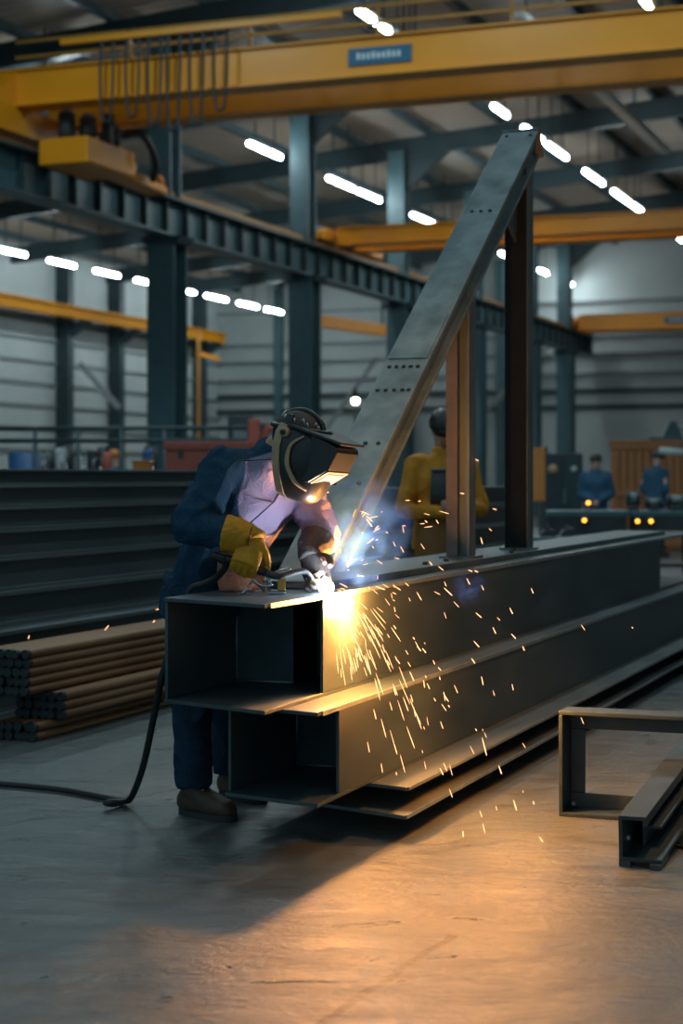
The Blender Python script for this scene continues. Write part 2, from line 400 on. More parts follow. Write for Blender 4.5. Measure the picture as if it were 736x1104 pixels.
# runway on left wall
g = hall('wall_crane_beam', 'long orange crane beam along the far left wall', 'crane beam', 0, VL + 1.2)
zb = HC + 5.75
part('beam', MB().prism([(-.16, zb), (.16, zb), (.16, zb + .05), (.03, zb + .05), (.03, zb + .36), (.16, zb + .36), (.16, zb + .41), (-.16, zb + .41), (-.16, zb + .36), (-.03, zb + .36), (-.03, zb + .05), (-.16, zb + .05)], 30, 69), 'wallbeam', g)
part('rail', MB().box(-.04, .04, 30, 69, zb + .41, zb + .47), 'wallbeam', g)
for u in (44.0, 50.5, 57.0, 61.0, 65.0, 68.5):
    part('bracket', MB().prism([(-.65, zb - .55), (-.55, zb - .55), (.2, zb), (-.65, zb)], u - .12, u + .12), 'tealdark', g)
# orange bridge in the left bay, seen between two columns
g = thing('hoist_beam', 'short orange hoist beam between the columns at the back wall', 'hoist beam')
part('beam', MB().bar(P(336, 345, 66), P(418, 357, 70), .3, .45), 'yellow', g)
part('end_plate', MB().bar(P(336, 345, 66) + V3(-.1, 0, 0), P(336, 345, 66) + V3(.1, .02, 0), .4, .6), 'tealdark', g)
part('hanger', MB().bar(P(340, 339, 66.2), P(340, 300, 66.2), .1), 'tealdark', g)
part('hanger', MB().bar(P(412, 350, 69.7), P(412, 315, 69.7), .1), 'tealdark', g)
g = thing('jib_arm', 'thin orange jib arm on a post left of the nearest column', 'jib')
part('post', MB().bar(at(214, 70), at(214, 70, HC + 5.8), .14), 'railrust', g)
part('arm', MB().bar(P(212, 381, 70), P(236, 387, 71), .12, .16), 'yellow2', g)

# ------------------------------------------------------------------ overhead cranes
def crane(u, label, zoff=0, gauge=1.9, depth=.63, vend=13.5, near=False, sign=None, tr=1.9):
    c = hall('overhead_crane', label, 'crane', u, VC, 0, 'yellow overhead cranes')
    zb = HC + 6.2 + zoff; ht = depth; x0 = -.3 if zoff >= 0 else .31; zk = max(zb, ZR + .5)
    for k, y in enumerate((0, gauge)):
        gd = part('bridge_girder', MB().box(x0, vend - VC, y - .2, y + .2, zb + .03, zb + ht - .03), 'yellow', c)
        part('flange', MB().box(x0, vend - VC, y - .27, y + .27, zb + ht - .03, zb + ht), 'yellow2', gd)
        part('flange', MB().box(x0, vend - VC, y - .27, y + .27, zb, zb + .03), 'yellow', gd)
    et = part('end_truck', MB().prism([(-tr, ZR + .2), (gauge + 2.2, ZR + .2), (gauge + 2.2, ZR + .38), (gauge + 1.5, zk), (-tr * .65, zk), (-tr, ZR + .38)], -.22, .22, 'x'), 'yellow2', c)
    for y in (-tr + .3, gauge + 1.8):
        part('wheel', MB().prism([(y + .2 * math.cos(a), ZR + .372 + .2 * math.sin(a)) for a in (2 * math.pi * k / 18 for k in range(18))], -.08, .08, 'x'), 'dark', et)
    # gusset between truck and girder
    part('gusset', MB().prism([(-.9, zb), (0, zb), (0, zb + ht), (-.2, zb + ht)], -.2, .2, 'x'), 'yellow', c) if zoff >= 0 else None
    if zoff < 0: hrz = ()
    else: hrz = (zb + ht + .28, zb + ht + .55)
    hr = MB()
    for z in hrz: hr.bar((0, .1, z), (vend - VC, .1, z), .05)
    part('handrail', hr, 'railrust', c) if hrz else None
    for k in range(1, 13) if hrz else ():
        part('rail_post', MB().bar((k * 2.2, .1, zb + ht), (k * 2.2, .1, zb + ht + .57), .05), 'railrust', c)
    if sign:
        x, w, h = sign
        sg = part('name_plate', MB().box(x - w / 2, x + w / 2, -.235, -.20, zb + ht * .5 - h / 2, zb + ht * .5 + h / 2), 'signblue', c)
        lt = MB(); n = 9
        for k in range(n):
            a = x - w * .36 + k * w * .72 / n
            lt.box(a, a + w * .05, -.24, -.236, zb + ht * .5 - h * .17, zb + ht * .5 + h * (.17 if k % 3 else .22))
        part('lettering', lt, 'white', sg)
    return c
ua = 26.2
c1 = crane(ua, 'nearest yellow overhead crane bridge, with a blue name plate, across the top', .1, sign=(6.75, 1.05, .27))
zc = HC + 6.2
# hoist hanging under the near crane
zh = HC + 5.32
part('hoist_body', MB().box(.50, 1.45, .0, 1.7, zh, zh + .45), 'yellow', c1, .03)
part('hoist_arm', MB().prism([(1.7, zh + .02), (3.3, zh - .05), (3.3, zh + .10), (1.7, zh + .2)], .85, 1.3, 'x'), 'yellow', c1, .02)
part('hoist_hook', MB().tube([(1.08, 3.3 , zh), (1.08, 3.42, zh + .05), (1.08, 3.5, zh + .2), (1.08, 3.42, zh + .3), (1.08, 3.36, zh + .24)], .05, 8, 5), 'yellow2', c1)
for k, (x, y) in enumerate(((.85, .35), (1.15, .55), (1.25, 1.2), (1.0, 1.5))):
    m = part('motor', MB().tube([(x, y, zh + .45), (x, y, zh + .92 - .06 * k)], .15, 16), 'dark', c1)
    part('motor_cap', MB().tube([(x, y, zh + .92 - .06 * k), (x, y, zh + 1.0 - .06 * k)], [.13, .08], 16), 'grey', m)
part('hanger', MB().bar((.6, .85, zh + .45), (.6, .85, zc + .1), .16), 'dark', c1)
part('hanger', MB().bar((1.35, .9, zh + .45), (1.35, .9, zc + .1), .16), 'dark', c1)
hose = part('hose', MB().tube([(1.3, 1.6, zh + .75), (1.5, 1.9, zh + .8), (1.6, 2.2, zh + .4), (1.4, 2.5, zh + .1)], .07, 8, 6), 'black', c1)
# festoon: cable carriers hanging under a track in front of the bridge
fs = part('festoon_track', MB().bar((1.2, -.45, zc + 1.05), (6.2, -.45, zc + 1.05), .09), 'yellow2', c1)
for k in range(6):
    x = 2.0 + k * .42 + random.uniform(-.08, .08)
    zl = zc - random.uniform(.15, .75)
    part('festoon_cable', MB().tube([(x, -.45, zc + 1.05), (x - .04, -.45, zc + .5), (x, -.45, zl), (x + .09, -.45, zl - .08), (x + .16, -.45, zl), (x + .2, -.45, zc + .4), (x + .2, -.45, zc + 1.05)], .026, 6, 5), 'black', c1)
c2 = crane(ucol(44.0), 'second yellow overhead crane bridge, behind the sloping steel beam', -.45, gauge=1.3, depth=.45, tr=.9)
c3 = crane(ucol(67.3) + .85, 'farthest yellow overhead crane bridge, with a blue plate, near the back wall', -.56, gauge=1.0, depth=.62, tr=.4, sign=(4.3, 1.3, .26))

# ------------------------------------------------------------------ ceiling tube lights
def tube_row(v, zp, rows, desc, cat='ceiling light', lit=True):
    for i, (xa, xb) in enumerate(rows):
        Ya = abs(v) * F / (CO * (1095 - xa)); Yb = abs(v) * F / (CO * (1095 - xb))
        ua_, ub_ = (Ya + v * S) / CO, (Yb + v * S) / CO
        L = (ub_ - ua_) * .86
        t = hall('tube_light', '%s, %s from the left' % (desc, ORD[i]), cat, (ua_ + ub_) / 2, v, HC + zp, desc)
        part('housing', MB().prism([(-.06, .04), (.06, .04), (.05, .12), (-.05, .12)], -L / 2, L / 2), 'fixture', t)
        tb = MB().tube([(0, -L / 2 + .02, -.02), (0, L / 2 - .02, -.02)], .048, 10)
        part('tube', tb, 'tube', t)
        zr = roof_z(v) - (HC + zp) - .02
        part('hanger', MB().bar((0, -L * .3, .14), (0, -L * .3, zr), .03), 'tealdark', t)
        part('hanger', MB().bar((0, L * .3, .14), (0, L * .3, zr), .03), 'tealdark', t)
tube_row(-29.0, 7.0, [(-2, 30), (50, 83), (100, 130), (145, 163), (193, 211), (220, 246), (255, 279), (285, 305)], 'tube light in the left bay row')
tube_row(-16.9, 7.9, [(265, 305), (351, 383), (384, 411), (442, 472), (474, 492), (538, 556), (580, 590), (603, 618)], 'tube light in the middle ceiling row')
tube_row(-18.9, 8.3, [(45, 59), (64, 88)], 'tube light at top left above the crane motors')
tube_row(-10.95, 8.35, [(383, 422), (425, 438), (439, 450), (530, 548), (562, 586), (588, 612), (628, 651), (659, 680), (681, 693), (720, 737)], 'tube light in the row passing the sloping beam top')
tube_row(-6.4, 8.8, [(690, 700), (701, 707), (708, 714)], 'tube light at the top right corner')
t = hall('cable_duct', 'long pale cable duct under the roof at the right edge', 'duct', 34, -8.55, HC + 8.45)
part('channel', MB().prism([(-.12, 0), (.12, 0), (.12, .14), (-.12, .14)], -2.6, 12), 'pale', t)
for y in (-2, 3, 8): part('hanger', MB().bar((0, y, .14), (0, y, roof_z(-8.55) - HC - 8.45 - .02), .04), 'tealdark', t)
t = thing('lamp', 'small round white lamp left of the sloping beam, behind the welder helmet', 'lamp', at(383, 40))
t_z = HC - (432 - HOR) / F * 40
part('bulb', MB().ell((0, 0, t_z), V3(.085, 0, 0), V3(0, .085, 0), V3(0, 0, .085)), 'bulb', t)
part('pole', MB().bar((0, .12, 0), (0, .12, t_z + .3), .06), 'tealdark', t)
part('shade', MB().tube([(0, .0, t_z + .05), (0, .0, t_z + .22)], [.14, .05], 12), 'tealdark', t)

# ------------------------------------------------------------------ the stacked box beams
ZB = [.085, .10, .175, .19, .525, .91]
# lower box beam
def boxbeam(name, label, vL, vR, zlo, zhi, uA, uB, uWL, uWR, uE, uEF, dia, tf=.014, tw=.012, m='steel'):
    t = hall(name, label, 'box beam', 0, 0, 0, 'stacked box beams')
    for nm, z in (('bottom_flange', zlo), ('top_flange', zhi - tf)):
        fl = part(nm, MB().prism([(vL, uA), (vR, uB), (vR, uEF), (vL, uEF)], z, z + tf, 'z'), m, t, .002)
    part('web', MB().box(vL, vL + tw, uWL, uE, zlo + tf, zhi - tf), m, t, .002)
    part('web', MB().box(vR - tw, vR, uWR, uE, zlo + tf, zhi - tf), m, t, .002)
    for (u, a, b) in dia:
        d = part('diaphragm', MB().box(a, b, u, u + .012, zlo + tf, zhi - tf), m, t)
        part('weld_seam', MB().tube([(a, u - .002, zlo + tf + .004), (b, u - .002, zlo + tf + .004)], .006, 6).tube([(a + .002, u - .002, zlo + tf), (a + .002, u - .002, zhi - tf)], .005, 6), 'edge', d)
    return t
LBm = boxbeam('box_beam', 'lower dark steel box beam with an open front end, under the beam being welded', -2.69, -2.29, .19, .525, 5.84, 5.75, 5.87, 5.96, 16, 16, [(6.5, -2.678, -2.5), (6.66, -2.5, -2.302)])
UBm = boxbeam('box_beam', 'upper dark steel box beam being welded, its wide open end facing the camera', -2.917, -2.435, .525, .91, 5.80, 5.62, 5.81, 6.17, 12.9, 14.6, [(6.42, -2.905, -2.66), (6.68, -2.66, -2.447)])
cp = part('cover_plate', MB().box(-2.90, -2.53, 6.44, 13.6, .91, .94), 'galvdark', UBm, .003)
lip = part('edge_strip', MB().box(-2.4348, -2.4288, 5.66, 14.6, .893, .9105), 'edge', UBm)
part('edge_strip', MB().box(-2.2898, -2.2838, 5.79, 16, .5085, .5255), 'edge', LBm)
bl = part('bolt', MB().tube([(-2.6, 7.9, .94), (-2.6, 7.9, .955)], .014, 6), 'dark', UBm)
for u in (8.25, 9.3, 9.6):
    c = bl.copy(); C.objects.link(c); c.location = (random.uniform(-.05, .05), u - 7.9, 0)
# flat plates under the stack
t = hall('steel_plate', 'flat steel plate directly under the lower box beam, sticking out to the right', 'steel plate', 0, 0)
part('plate', MB().prism([(-2.8, 6.40), (-2.315, 6.30), (-2.13, 6.26), (-2.13, 16), (-2.8, 16)], .175, .189, 'z'), 'plate', t, .002)
part('edge_strip', MB().box(-2.1299, -2.125, 6.27, 16, .176, .188), 'edge', t)
t = hall('steel_plate', 'lowest flat steel plate of the stack, just above the floor', 'steel plate', 0, 0)
part('plate', MB().prism([(-2.8, 6.40), (-2.11, 6.17), (-2.11, 16), (-2.8, 16)], .085, .10, 'z'), 'plate', t, .002)
part('edge_strip', MB().box(-2.1099, -2.1045, 6.18, 16, .0855, .0995), 'edge', t)
for i, u in enumerate((7.6, 10.2, 13.2)):
    t = hall('bearer', 'dark steel bearer on the floor under the plates, %s from the front' % ORD[i], 'bearer', u, -2.5, 0, 'bearers under the plate stack')
    part('body', MB().box(-.27, .30, -.05, .05, 0, .0845), 'dark', t, .002)
    part('spacer', MB().box(-.27, .24, -.05, .05, .1005, .1745), 'dark', t, .002)

# ------------------------------------------------------------------ sloping beam frame standing on the upper box beam
t = hall('triangular_frame', 'tall triangular steel frame of a sloping beam and two posts, standing on the box beam', 'steel frame', 0, 0)
pa, pb = V3(-2.65, 6.47, .965), V3(-2.65, 9.80, 3.335)
d = (pb - pa).normalized(); n = V3(1, 0, 0).cross(d).normalized()
if n.z < 0: n = -n
def slope(sec, a0, a1):   # section points (v offset, normal offset)
    mb = MB(); k = len(sec)
    A = [pa + d * a0(q[1]) + V3(q[0], 0, 0) + n * q[1] for q in sec]; B = [pa + d * a1 + V3(q[0], 0, 0) + n * q[1] for q in sec]
    mb.v = [tuple(p) for p in A + B]
    mb.f = [tuple(range(k)), tuple(reversed(range(k, 2 * k)))] + [(i, k + i, k + (i + 1) % k, (i + 1) % k) for i in range(k)]
    return mb
LT = (pb - pa).length
foot = lambda q: -q * n.z / d.z
w = .105
sb = part('sloping_beam', slope([(-w, 0), (w, 0), (w, -.02), (.03, -.02), (.03, -.15), (w - .02, -.15), (w - .02, -.17), (-w + .02, -.17), (-w + .02, -.15), (-.03, -.15), (-.03, -.02), (-w, -.02)], lambda q: foot(q) if q > -.1 else foot(q), LT), 'galv', t, .002)
part('side_plate', slope([(w - .035, -.021), (w - .025, -.021), (w - .025, -.085), (w - .035, -.085)], lambda q: foot(q), LT - .02), 'galvdark', sb)
b0 = None
for a, row in ((LT - .06, (-.07, .07)), (1.55, (-.07, -.035, .0, .035, .07)), (1.35, (-.07, -.03, .01, .05, .08)), (.92, (-.06, 0, .06)), (3.1, (-.05, .0, .05)), (.62, (-.05, .06))):
    for x in row:
        p = pa + d * a + V3(x, 0, 0)
        if b0 is None:
            b0 = part('bolt', MB().tube([(0, 0, 0), tuple(n * .008)], .010, 8), 'dark', sb); b0.location = p
        else:
            c = b0.copy(); C.objects.link(c); c.location = p
part('splice_plate', slope([(-w + .01, .0005), (w - .01, .0005), (w - .01, .006), (-w + .01, .006)], lambda q: 1.62, 2.02), 'galv', sb)
part('cap_plate', slope([(-w - .004, .008), (w + .004, .008), (w + .004, -.172), (-w - .004, -.172)], lambda q: LT, LT + .012), 'galvdark', sb)
def hpost(u, vv, ztop, wd, name='post'):
    q = hsec(wd, wd * 1.05, .012, .012)
    # H with flanges across so the open side faces the camera-left
    q = [(y + vv, x + u) for x, y in q]
    p = MB().prism(q, .952, ztop, 'z')
    return part(name, p, 'galvdark', t, .001)
def slope_under(u): return pa.z + (u - pa.y) * d.z / d.y - .172 / d.y
p1 = hpost(8.62, -2.645, slope_under(8.62) + .0, .115)
fp = part('shade_face', MB().box(-2.7085, -2.5815, 9.74 - .0700, 9.74 - .0672, .953, slope_under(9.74) - .1), 'postshade', None)  # shade in the post's recess, painted as a black plate
part('red_lead_face', MB().box(-2.7055, -2.6455, 8.62 - .0625, 8.62 - .0580, .955, slope_under(8.62) - .05), 'primer', p1)
p2 = hpost(9.74, -2.645, slope_under(9.74) + .12, .128); fp.parent = p2
for u in (8.62, 9.74):
    part('base_plate', MB().box(-2.735, -2.555, u - .09, u + .09, .940, .952), 'galvdark', t)
part('gusset', MB().prism([(9.38, slope_under(9.38) - .0), (9.68, slope_under(9.68)), (9.68, slope_under(9.68) - .36)], -2.652, -2.638, 'x'), 'galvdark', t)

# ------------------------------------------------------------------ left: stack of long I-beams and bundle of bars
def isec(b, h, tf, tw):
    return [(-b / 2, 0), (b / 2, 0), (b / 2, tf), (tw / 2, tf), (tw / 2, h - tf), (b / 2, h - tf), (b / 2, h), (-b / 2, h), (-b / 2, h - tf), (-tw / 2, h - tf), (-tw / 2, tf), (-b / 2, tf)]
hs = [.25, .235, .20, .185, .165, .135, .13, .10]
vs = [-5.42, -5.40, -5.58, -5.62, -5.64, -5.66, -5.70, -5.74]
names = ['lowest', 'second lowest', 'third from the bottom', 'fourth from the bottom', 'fourth from the top', 'third from the top', 'second from the top', 'topmost']
z = 0
for i, (h, v) in enumerate(zip(hs, vs)):
    o = part('steel_i_beam', MB().prism(isec(.13 if i > 2 else .2, h, .016 if i > 2 else .026, .012), 0, 7.6), 'ibeam', None, .003)
    o.location = W(6.9 + .07 * ((i * 3) % 4), v, z); o.rotation_euler = (0, 0, -TH)
    tag(o, 'long dark steel I-beam behind the welder, %s in its stack' % names[i], 'steel beam', 'long I-beams stacked behind the welder')
    o2 = o.copy(); C.objects.link(o2); o2.location = W(6.9 + .07 * ((i * 3) % 4), v - .21, z)
    o2['label'] = 'long dark steel I-beam at the back of the left stack, %s' % names[i]
    z += h + .0005
# bars
lay = [(7.84, 0), (7.86, 0), (8.02, .05), (8.04, .05), (8.03, .05), (7.80, .0), (7.82, .0), (7.80, 0), (7.83, 0), (7.81, 0)]
bz = 0.0; r = .0235
bp = None
oct_ = [(r * math.cos(a) * 1.0, r + r * math.sin(a)) for a in (2 * math.pi * (k + .5) / 12 for k in range(12))]
for i, (us_, dv) in enumerate(lay):
    for j in range(6):
        uu = us_ + random.uniform(-.02, .02); vv = -4.69 + dv - j * .048 - (.0 if i < 5 else .03)
        if bp is None:
            bp = hall('steel_bar', '', 'steel bar', uu, vv, bz, 'rust-brown bars in the bundle on the floor')
            part('shaft', MB().prism(oct_, .03, 2.25), 'rust', bp)
            part('end_cap', MB().prism([(p[0] * 1.02, (p[1] - r) * 1.02 + r) for p in oct_], 0, .03), 'bundleend', bp)
            b = bp
        else: b = dup(bp, W(uu, vv, bz))
        b['label'] = 'rust-brown steel bar, %s layer up, %s bar in from the right face of the bundle' % (ORD[i], ORD[j])
    bz += .0472

# ------------------------------------------------------------------ right foreground: angle frame, channel, cable
t = hall('angle_iron_frame', 'upright rectangular frame of dark angle steel on the floor at right', 'steel frame', 0, 0)
Pf = at(602, 7.03); vf = Pf.x * CO - Pf.y * S; uf = Pf.x * S + Pf.y * CO
x0, x1, h, dp, tk = vf, vf + 1.35, .42, .15, .016
y0 = uf; y1 = uf + dp
fr = [('bottom_rail', (x0, x1, y0, y1, 0, tk), (x0, x1, y1 - tk, y1, tk, .075)), ('top_rail', (x0, x1, y0, y1, h - tk, h), (x0, x1, y1 - tk, y1, h - .085, h - tk)),
      ('upright', (x0, x0 + tk, y0, y1, tk, h - tk), (x0 + tk, x0 + .075, y1 - tk, y1, .075, h - .085)), ('upright', (x1 - tk, x1, y0, y1, tk, h - tk), (x1 - .075, x1 - tk, y1 - tk, y1, .075, h - .085))]
for nm, a, b in fr:
    mb = MB().box(*a); mb.box(*b); part(nm, mb, 'steeldark', t, .003)
part('weld_bead', MB().ell((x0 + .03, y1 - .03, .03), V3(.014, 0, 0), V3(0, .014, 0), V3(0, 0, .012), 8, 6), 'edge', t)
t = hall('steel_channel', 'short open steel channel lying on the floor at the right edge, end towards the camera', 'steel channel', 0, 0)
Pc = P(667, 930, 6.12); vc = Pc.x * CO - Pc.y * S; uc = Pc.x * S + Pc.y * CO
t.location = W(uc, vc, 0); t.rotation_euler = (math.radians(4.6), 0, -TH)
part('channel', MB().prism([(0, .02), (.15, .02), (.15, .034), (.014, .034), (.014, .166), (.085, .166), (.085, .145), (.097, .145), (.097, .18), (0, .18)], 0, 2.4), 'steeldark', t, .002)
part('inner_angle', MB().prism([(.05, .034), (.062, .034), (.062, .095), (.12, .095), (.12, .107), (.05, .107)], .16, 2.4), 'steeldark', t, .002)
part('foot', MB().box(.11, .15, -.02, .12, 0, .02), 'steel', t)
part('foot', MB().box(.0, .04, .0, .12, 0, .02), 'steel', t)
part('bolt', MB().tube([(.014, .05, .09), (.03, .05, .09)], .012, 6), 'edge', t)
o = part('floor_cable', MB().tube([at(700, 8.1, .012) + V3(.2, 0, 0), P(716, 893, 6.9), P(724, 903, 6.6), P(737, 914, 6.4), P(790, 925, 6.25)][1:], .012, 8, 8), 'black')
for vtx in o.data.vertices: vtx.co.z = max(.012 + (vtx.co.z % .001), min(vtx.co.z, .03)) if vtx.co.z < .0 else vtx.co.z
tag(o, 'thin black cable on the floor right of the steel channel', 'cable')

# plates and stock to the right beyond the box beams
for i, (Y, z0, z1, xa, xb) in enumerate(((12.6, .17, .20, 0, 1.3), (12.4, .0, .035, .05, 1.5))):
    u = Y * .934; v = -2.02
    t = hall('steel_sheet', ['steel sheet lying on blocks right of the box beams, at the right edge', 'thin steel sheet on the floor below the sheet on blocks'][i], 'steel sheet', u, v)
    part('sheet', MB().box(xa, xb, 0, .8, z0, z1), 'plate', t, .003)
    if i == 0:
        for x in (.15, 1.1): part('block', MB().box(x, x + .1, .1, .7, .036, .17), 'dark', t)

# ------------------------------------------------------------------ people
def union(mbs, voxel, smooth=4, disp=None):
    mb = MB()
    for q in mbs:
        b = len(mb.v); mb.v += q.v; mb.f += [tuple(i + b for i in f) for f in q.f]
    me = mb.mesh('tmp'); ob = bpy.data.objects.new('tmp', me); C.objects.link(ob)
    md = ob.modifiers.new('r', 'REMESH'); md.mode = 'VOXEL'; md.voxel_size = voxel
    if smooth:
        ms = ob.modifiers.new('s', 'SMOOTH'); ms.factor = .5; ms.iterations = smooth
    dg = bpy.context.evaluated_depsgraph_get()
    out = bpy.data.meshes.new_from_object(ob.evaluated_get(dg))
    bpy.data.objects.remove(ob); bpy.data.meshes.remove(me)
    if disp:
        nr = [v.normal.copy() for v in out.vertices]
        for v, nn in zip(out.vertices, nr): v.co += nn * disp(v.co)
    for p in out.polygons: p.use_smooth = True
    return out
def ring(c, a, b, ra, rb, n=22, pw=2.3):
    out = []
    for k in range(n):
        t = 2 * math.pi * k / n
        ct, st_ = math.cos(t), math.sin(t)
        out.append(c + a * (ra * math.copysign(abs(ct) ** (2 / pw), ct)) + b * (rb * math.copysign(abs(st_) ** (2 / pw), st_)))
    return out
def loft(rs, n=22): return MB().rings([ring(*r, n=n) for r in rs])
def limb(pts, radii, k=6, n=14, fold=0.0, seed=0):
    pts = catmull([Vector(p) for p in pts], k)
    rad = list(np.interp(np.linspace(0, 1, len(pts)), np.linspace(0, 1, len(radii)), radii))
    rad = [r * (1 + fold * math.sin(i * 2.3 + seed) * (.5 + .5 * math.sin(i * .7 + seed))) for i, r in enumerate(rad)]
    return MB().tube(pts, rad, n)
def folds(sc, amp, seed=0.0, st=(1, 1, 1)):
    def f(co):
        q = Vector((co.x * st[0], co.y * st[1], co.z * st[2])) * sc + Vector((seed, seed * 2, 0))
        q = q + Vector((noise.noise(q * .8), noise.noise(q * .8 + Vector((9, 0, 0))), 0)) * .5
        a = noise.noise(q); b = noise.noise(q * 2.3 + Vector((5, 1, 2)))
        return amp * ((1 - min(1, abs(a) * 3.4)) ** 1.5 * 1.1 + b * .5 - .35)
    return f
def head_parts(c, f, up, s=1.0):
    lft = up.cross(f).normalized()
    R = []
    for z, x, ry, rx in ((-.125, .035, .034, .030), (-.112, .030, .050, .055), (-.08, .018, .060, .075), (-.045, .006, .067, .085), (0, 0, .072, .094), (.045, -.004, .075, .098), (.085, -.008, .066, .086), (.108, -.010, .045, .06), (.120, -.010, .018, .024)):
        R.append((c + up * z * s + f * x * s, f, lft, rx * s, ry * s))
    ps = [loft(R, 20)]
    ps.append(loft([(c + f * .088 * s + up * .012 * s, lft, f, .008 * s, .008 * s), (c + f * .096 * s - up * .015 * s, lft, f, .010 * s, .014 * s), (c + f * .100 * s - up * .035 * s, lft, f, .017 * s, .020 * s), (c + f * .086 * s - up * .047 * s, lft, f, .014 * s, .012 * s)], 10))   # nose
    ps.append(MB().ell(c + f * .082 * s - up * .072 * s, lft * .024 * s, f * .014 * s, up * .009 * s, 10, 6))      # mouth
    for sg in (1, -1): ps.append(MB().ell(c + lft * sg * .077 * s - up * .005 * s - f * .012 * s, f * .020 * s, lft * .010 * s, up * .033 * s, 10, 6))
    ps.append(MB().ell(c + f * .084 * s + up * .030 * s, lft * .05 * s, f * .014 * s, up * .010 * s, 10, 6))  # brow
    return ps
def hand_parts(wr, d, n, s_, curl=(.9, 1.0, .9), k=1.0, spread=0.0):
    """palm, four fingers and thumb. d finger direction, n palm normal (towards what is held), s_ thumb side"""
    ps = [loft([(wr - d * .03 * k, s_, n, .030 * k, .022 * k), (wr + d * .01 * k, s_, n, .035 * k, .020 * k), (wr + d * .05 * k, s_, n, .045 * k, .019 * k), (wr + d * .092 * k, s_, n, .045 * k, .016 * k)], 14)]
    for i, (off, ln) in enumerate(((.033, .082), (.011, .092), (-.011, .086), (-.033, .068))):
        p = wr + d * .085 * k + s_ * off * k; pts = [p - d * .03 * k]
        pts.append(p)
        a = 0
        dr = d
        for q, fr in enumerate((.45, .32, .23)):
            a += curl[q]
            dr = d * math.cos(a) + n * math.sin(a) + s_ * spread * off * 8
            p = p + dr * ln * fr * k; pts.append(p)
        ps.append(MB().tube(pts, [.0115 * k, .012 * k, .0115 * k, .0105 * k, .0085 * k], 10, 3))
    p = wr + d * .02 * k + s_ * .032 * k
    ps.append(MB().tube([p - s_ * .015 * k, p, p + (d * .55 + s_ * .62 + n * .35).normalized() * .04 * k, p + (d * .75 + s_ * .55 + n * .55).normalized() * .072 * k, p + (d * .85 + s_ * .42 + n * .7).normalized() * .10 * k], [.016 * k, .016 * k, .014 * k, .012 * k, .010 * k], 10, 3))
    return ps

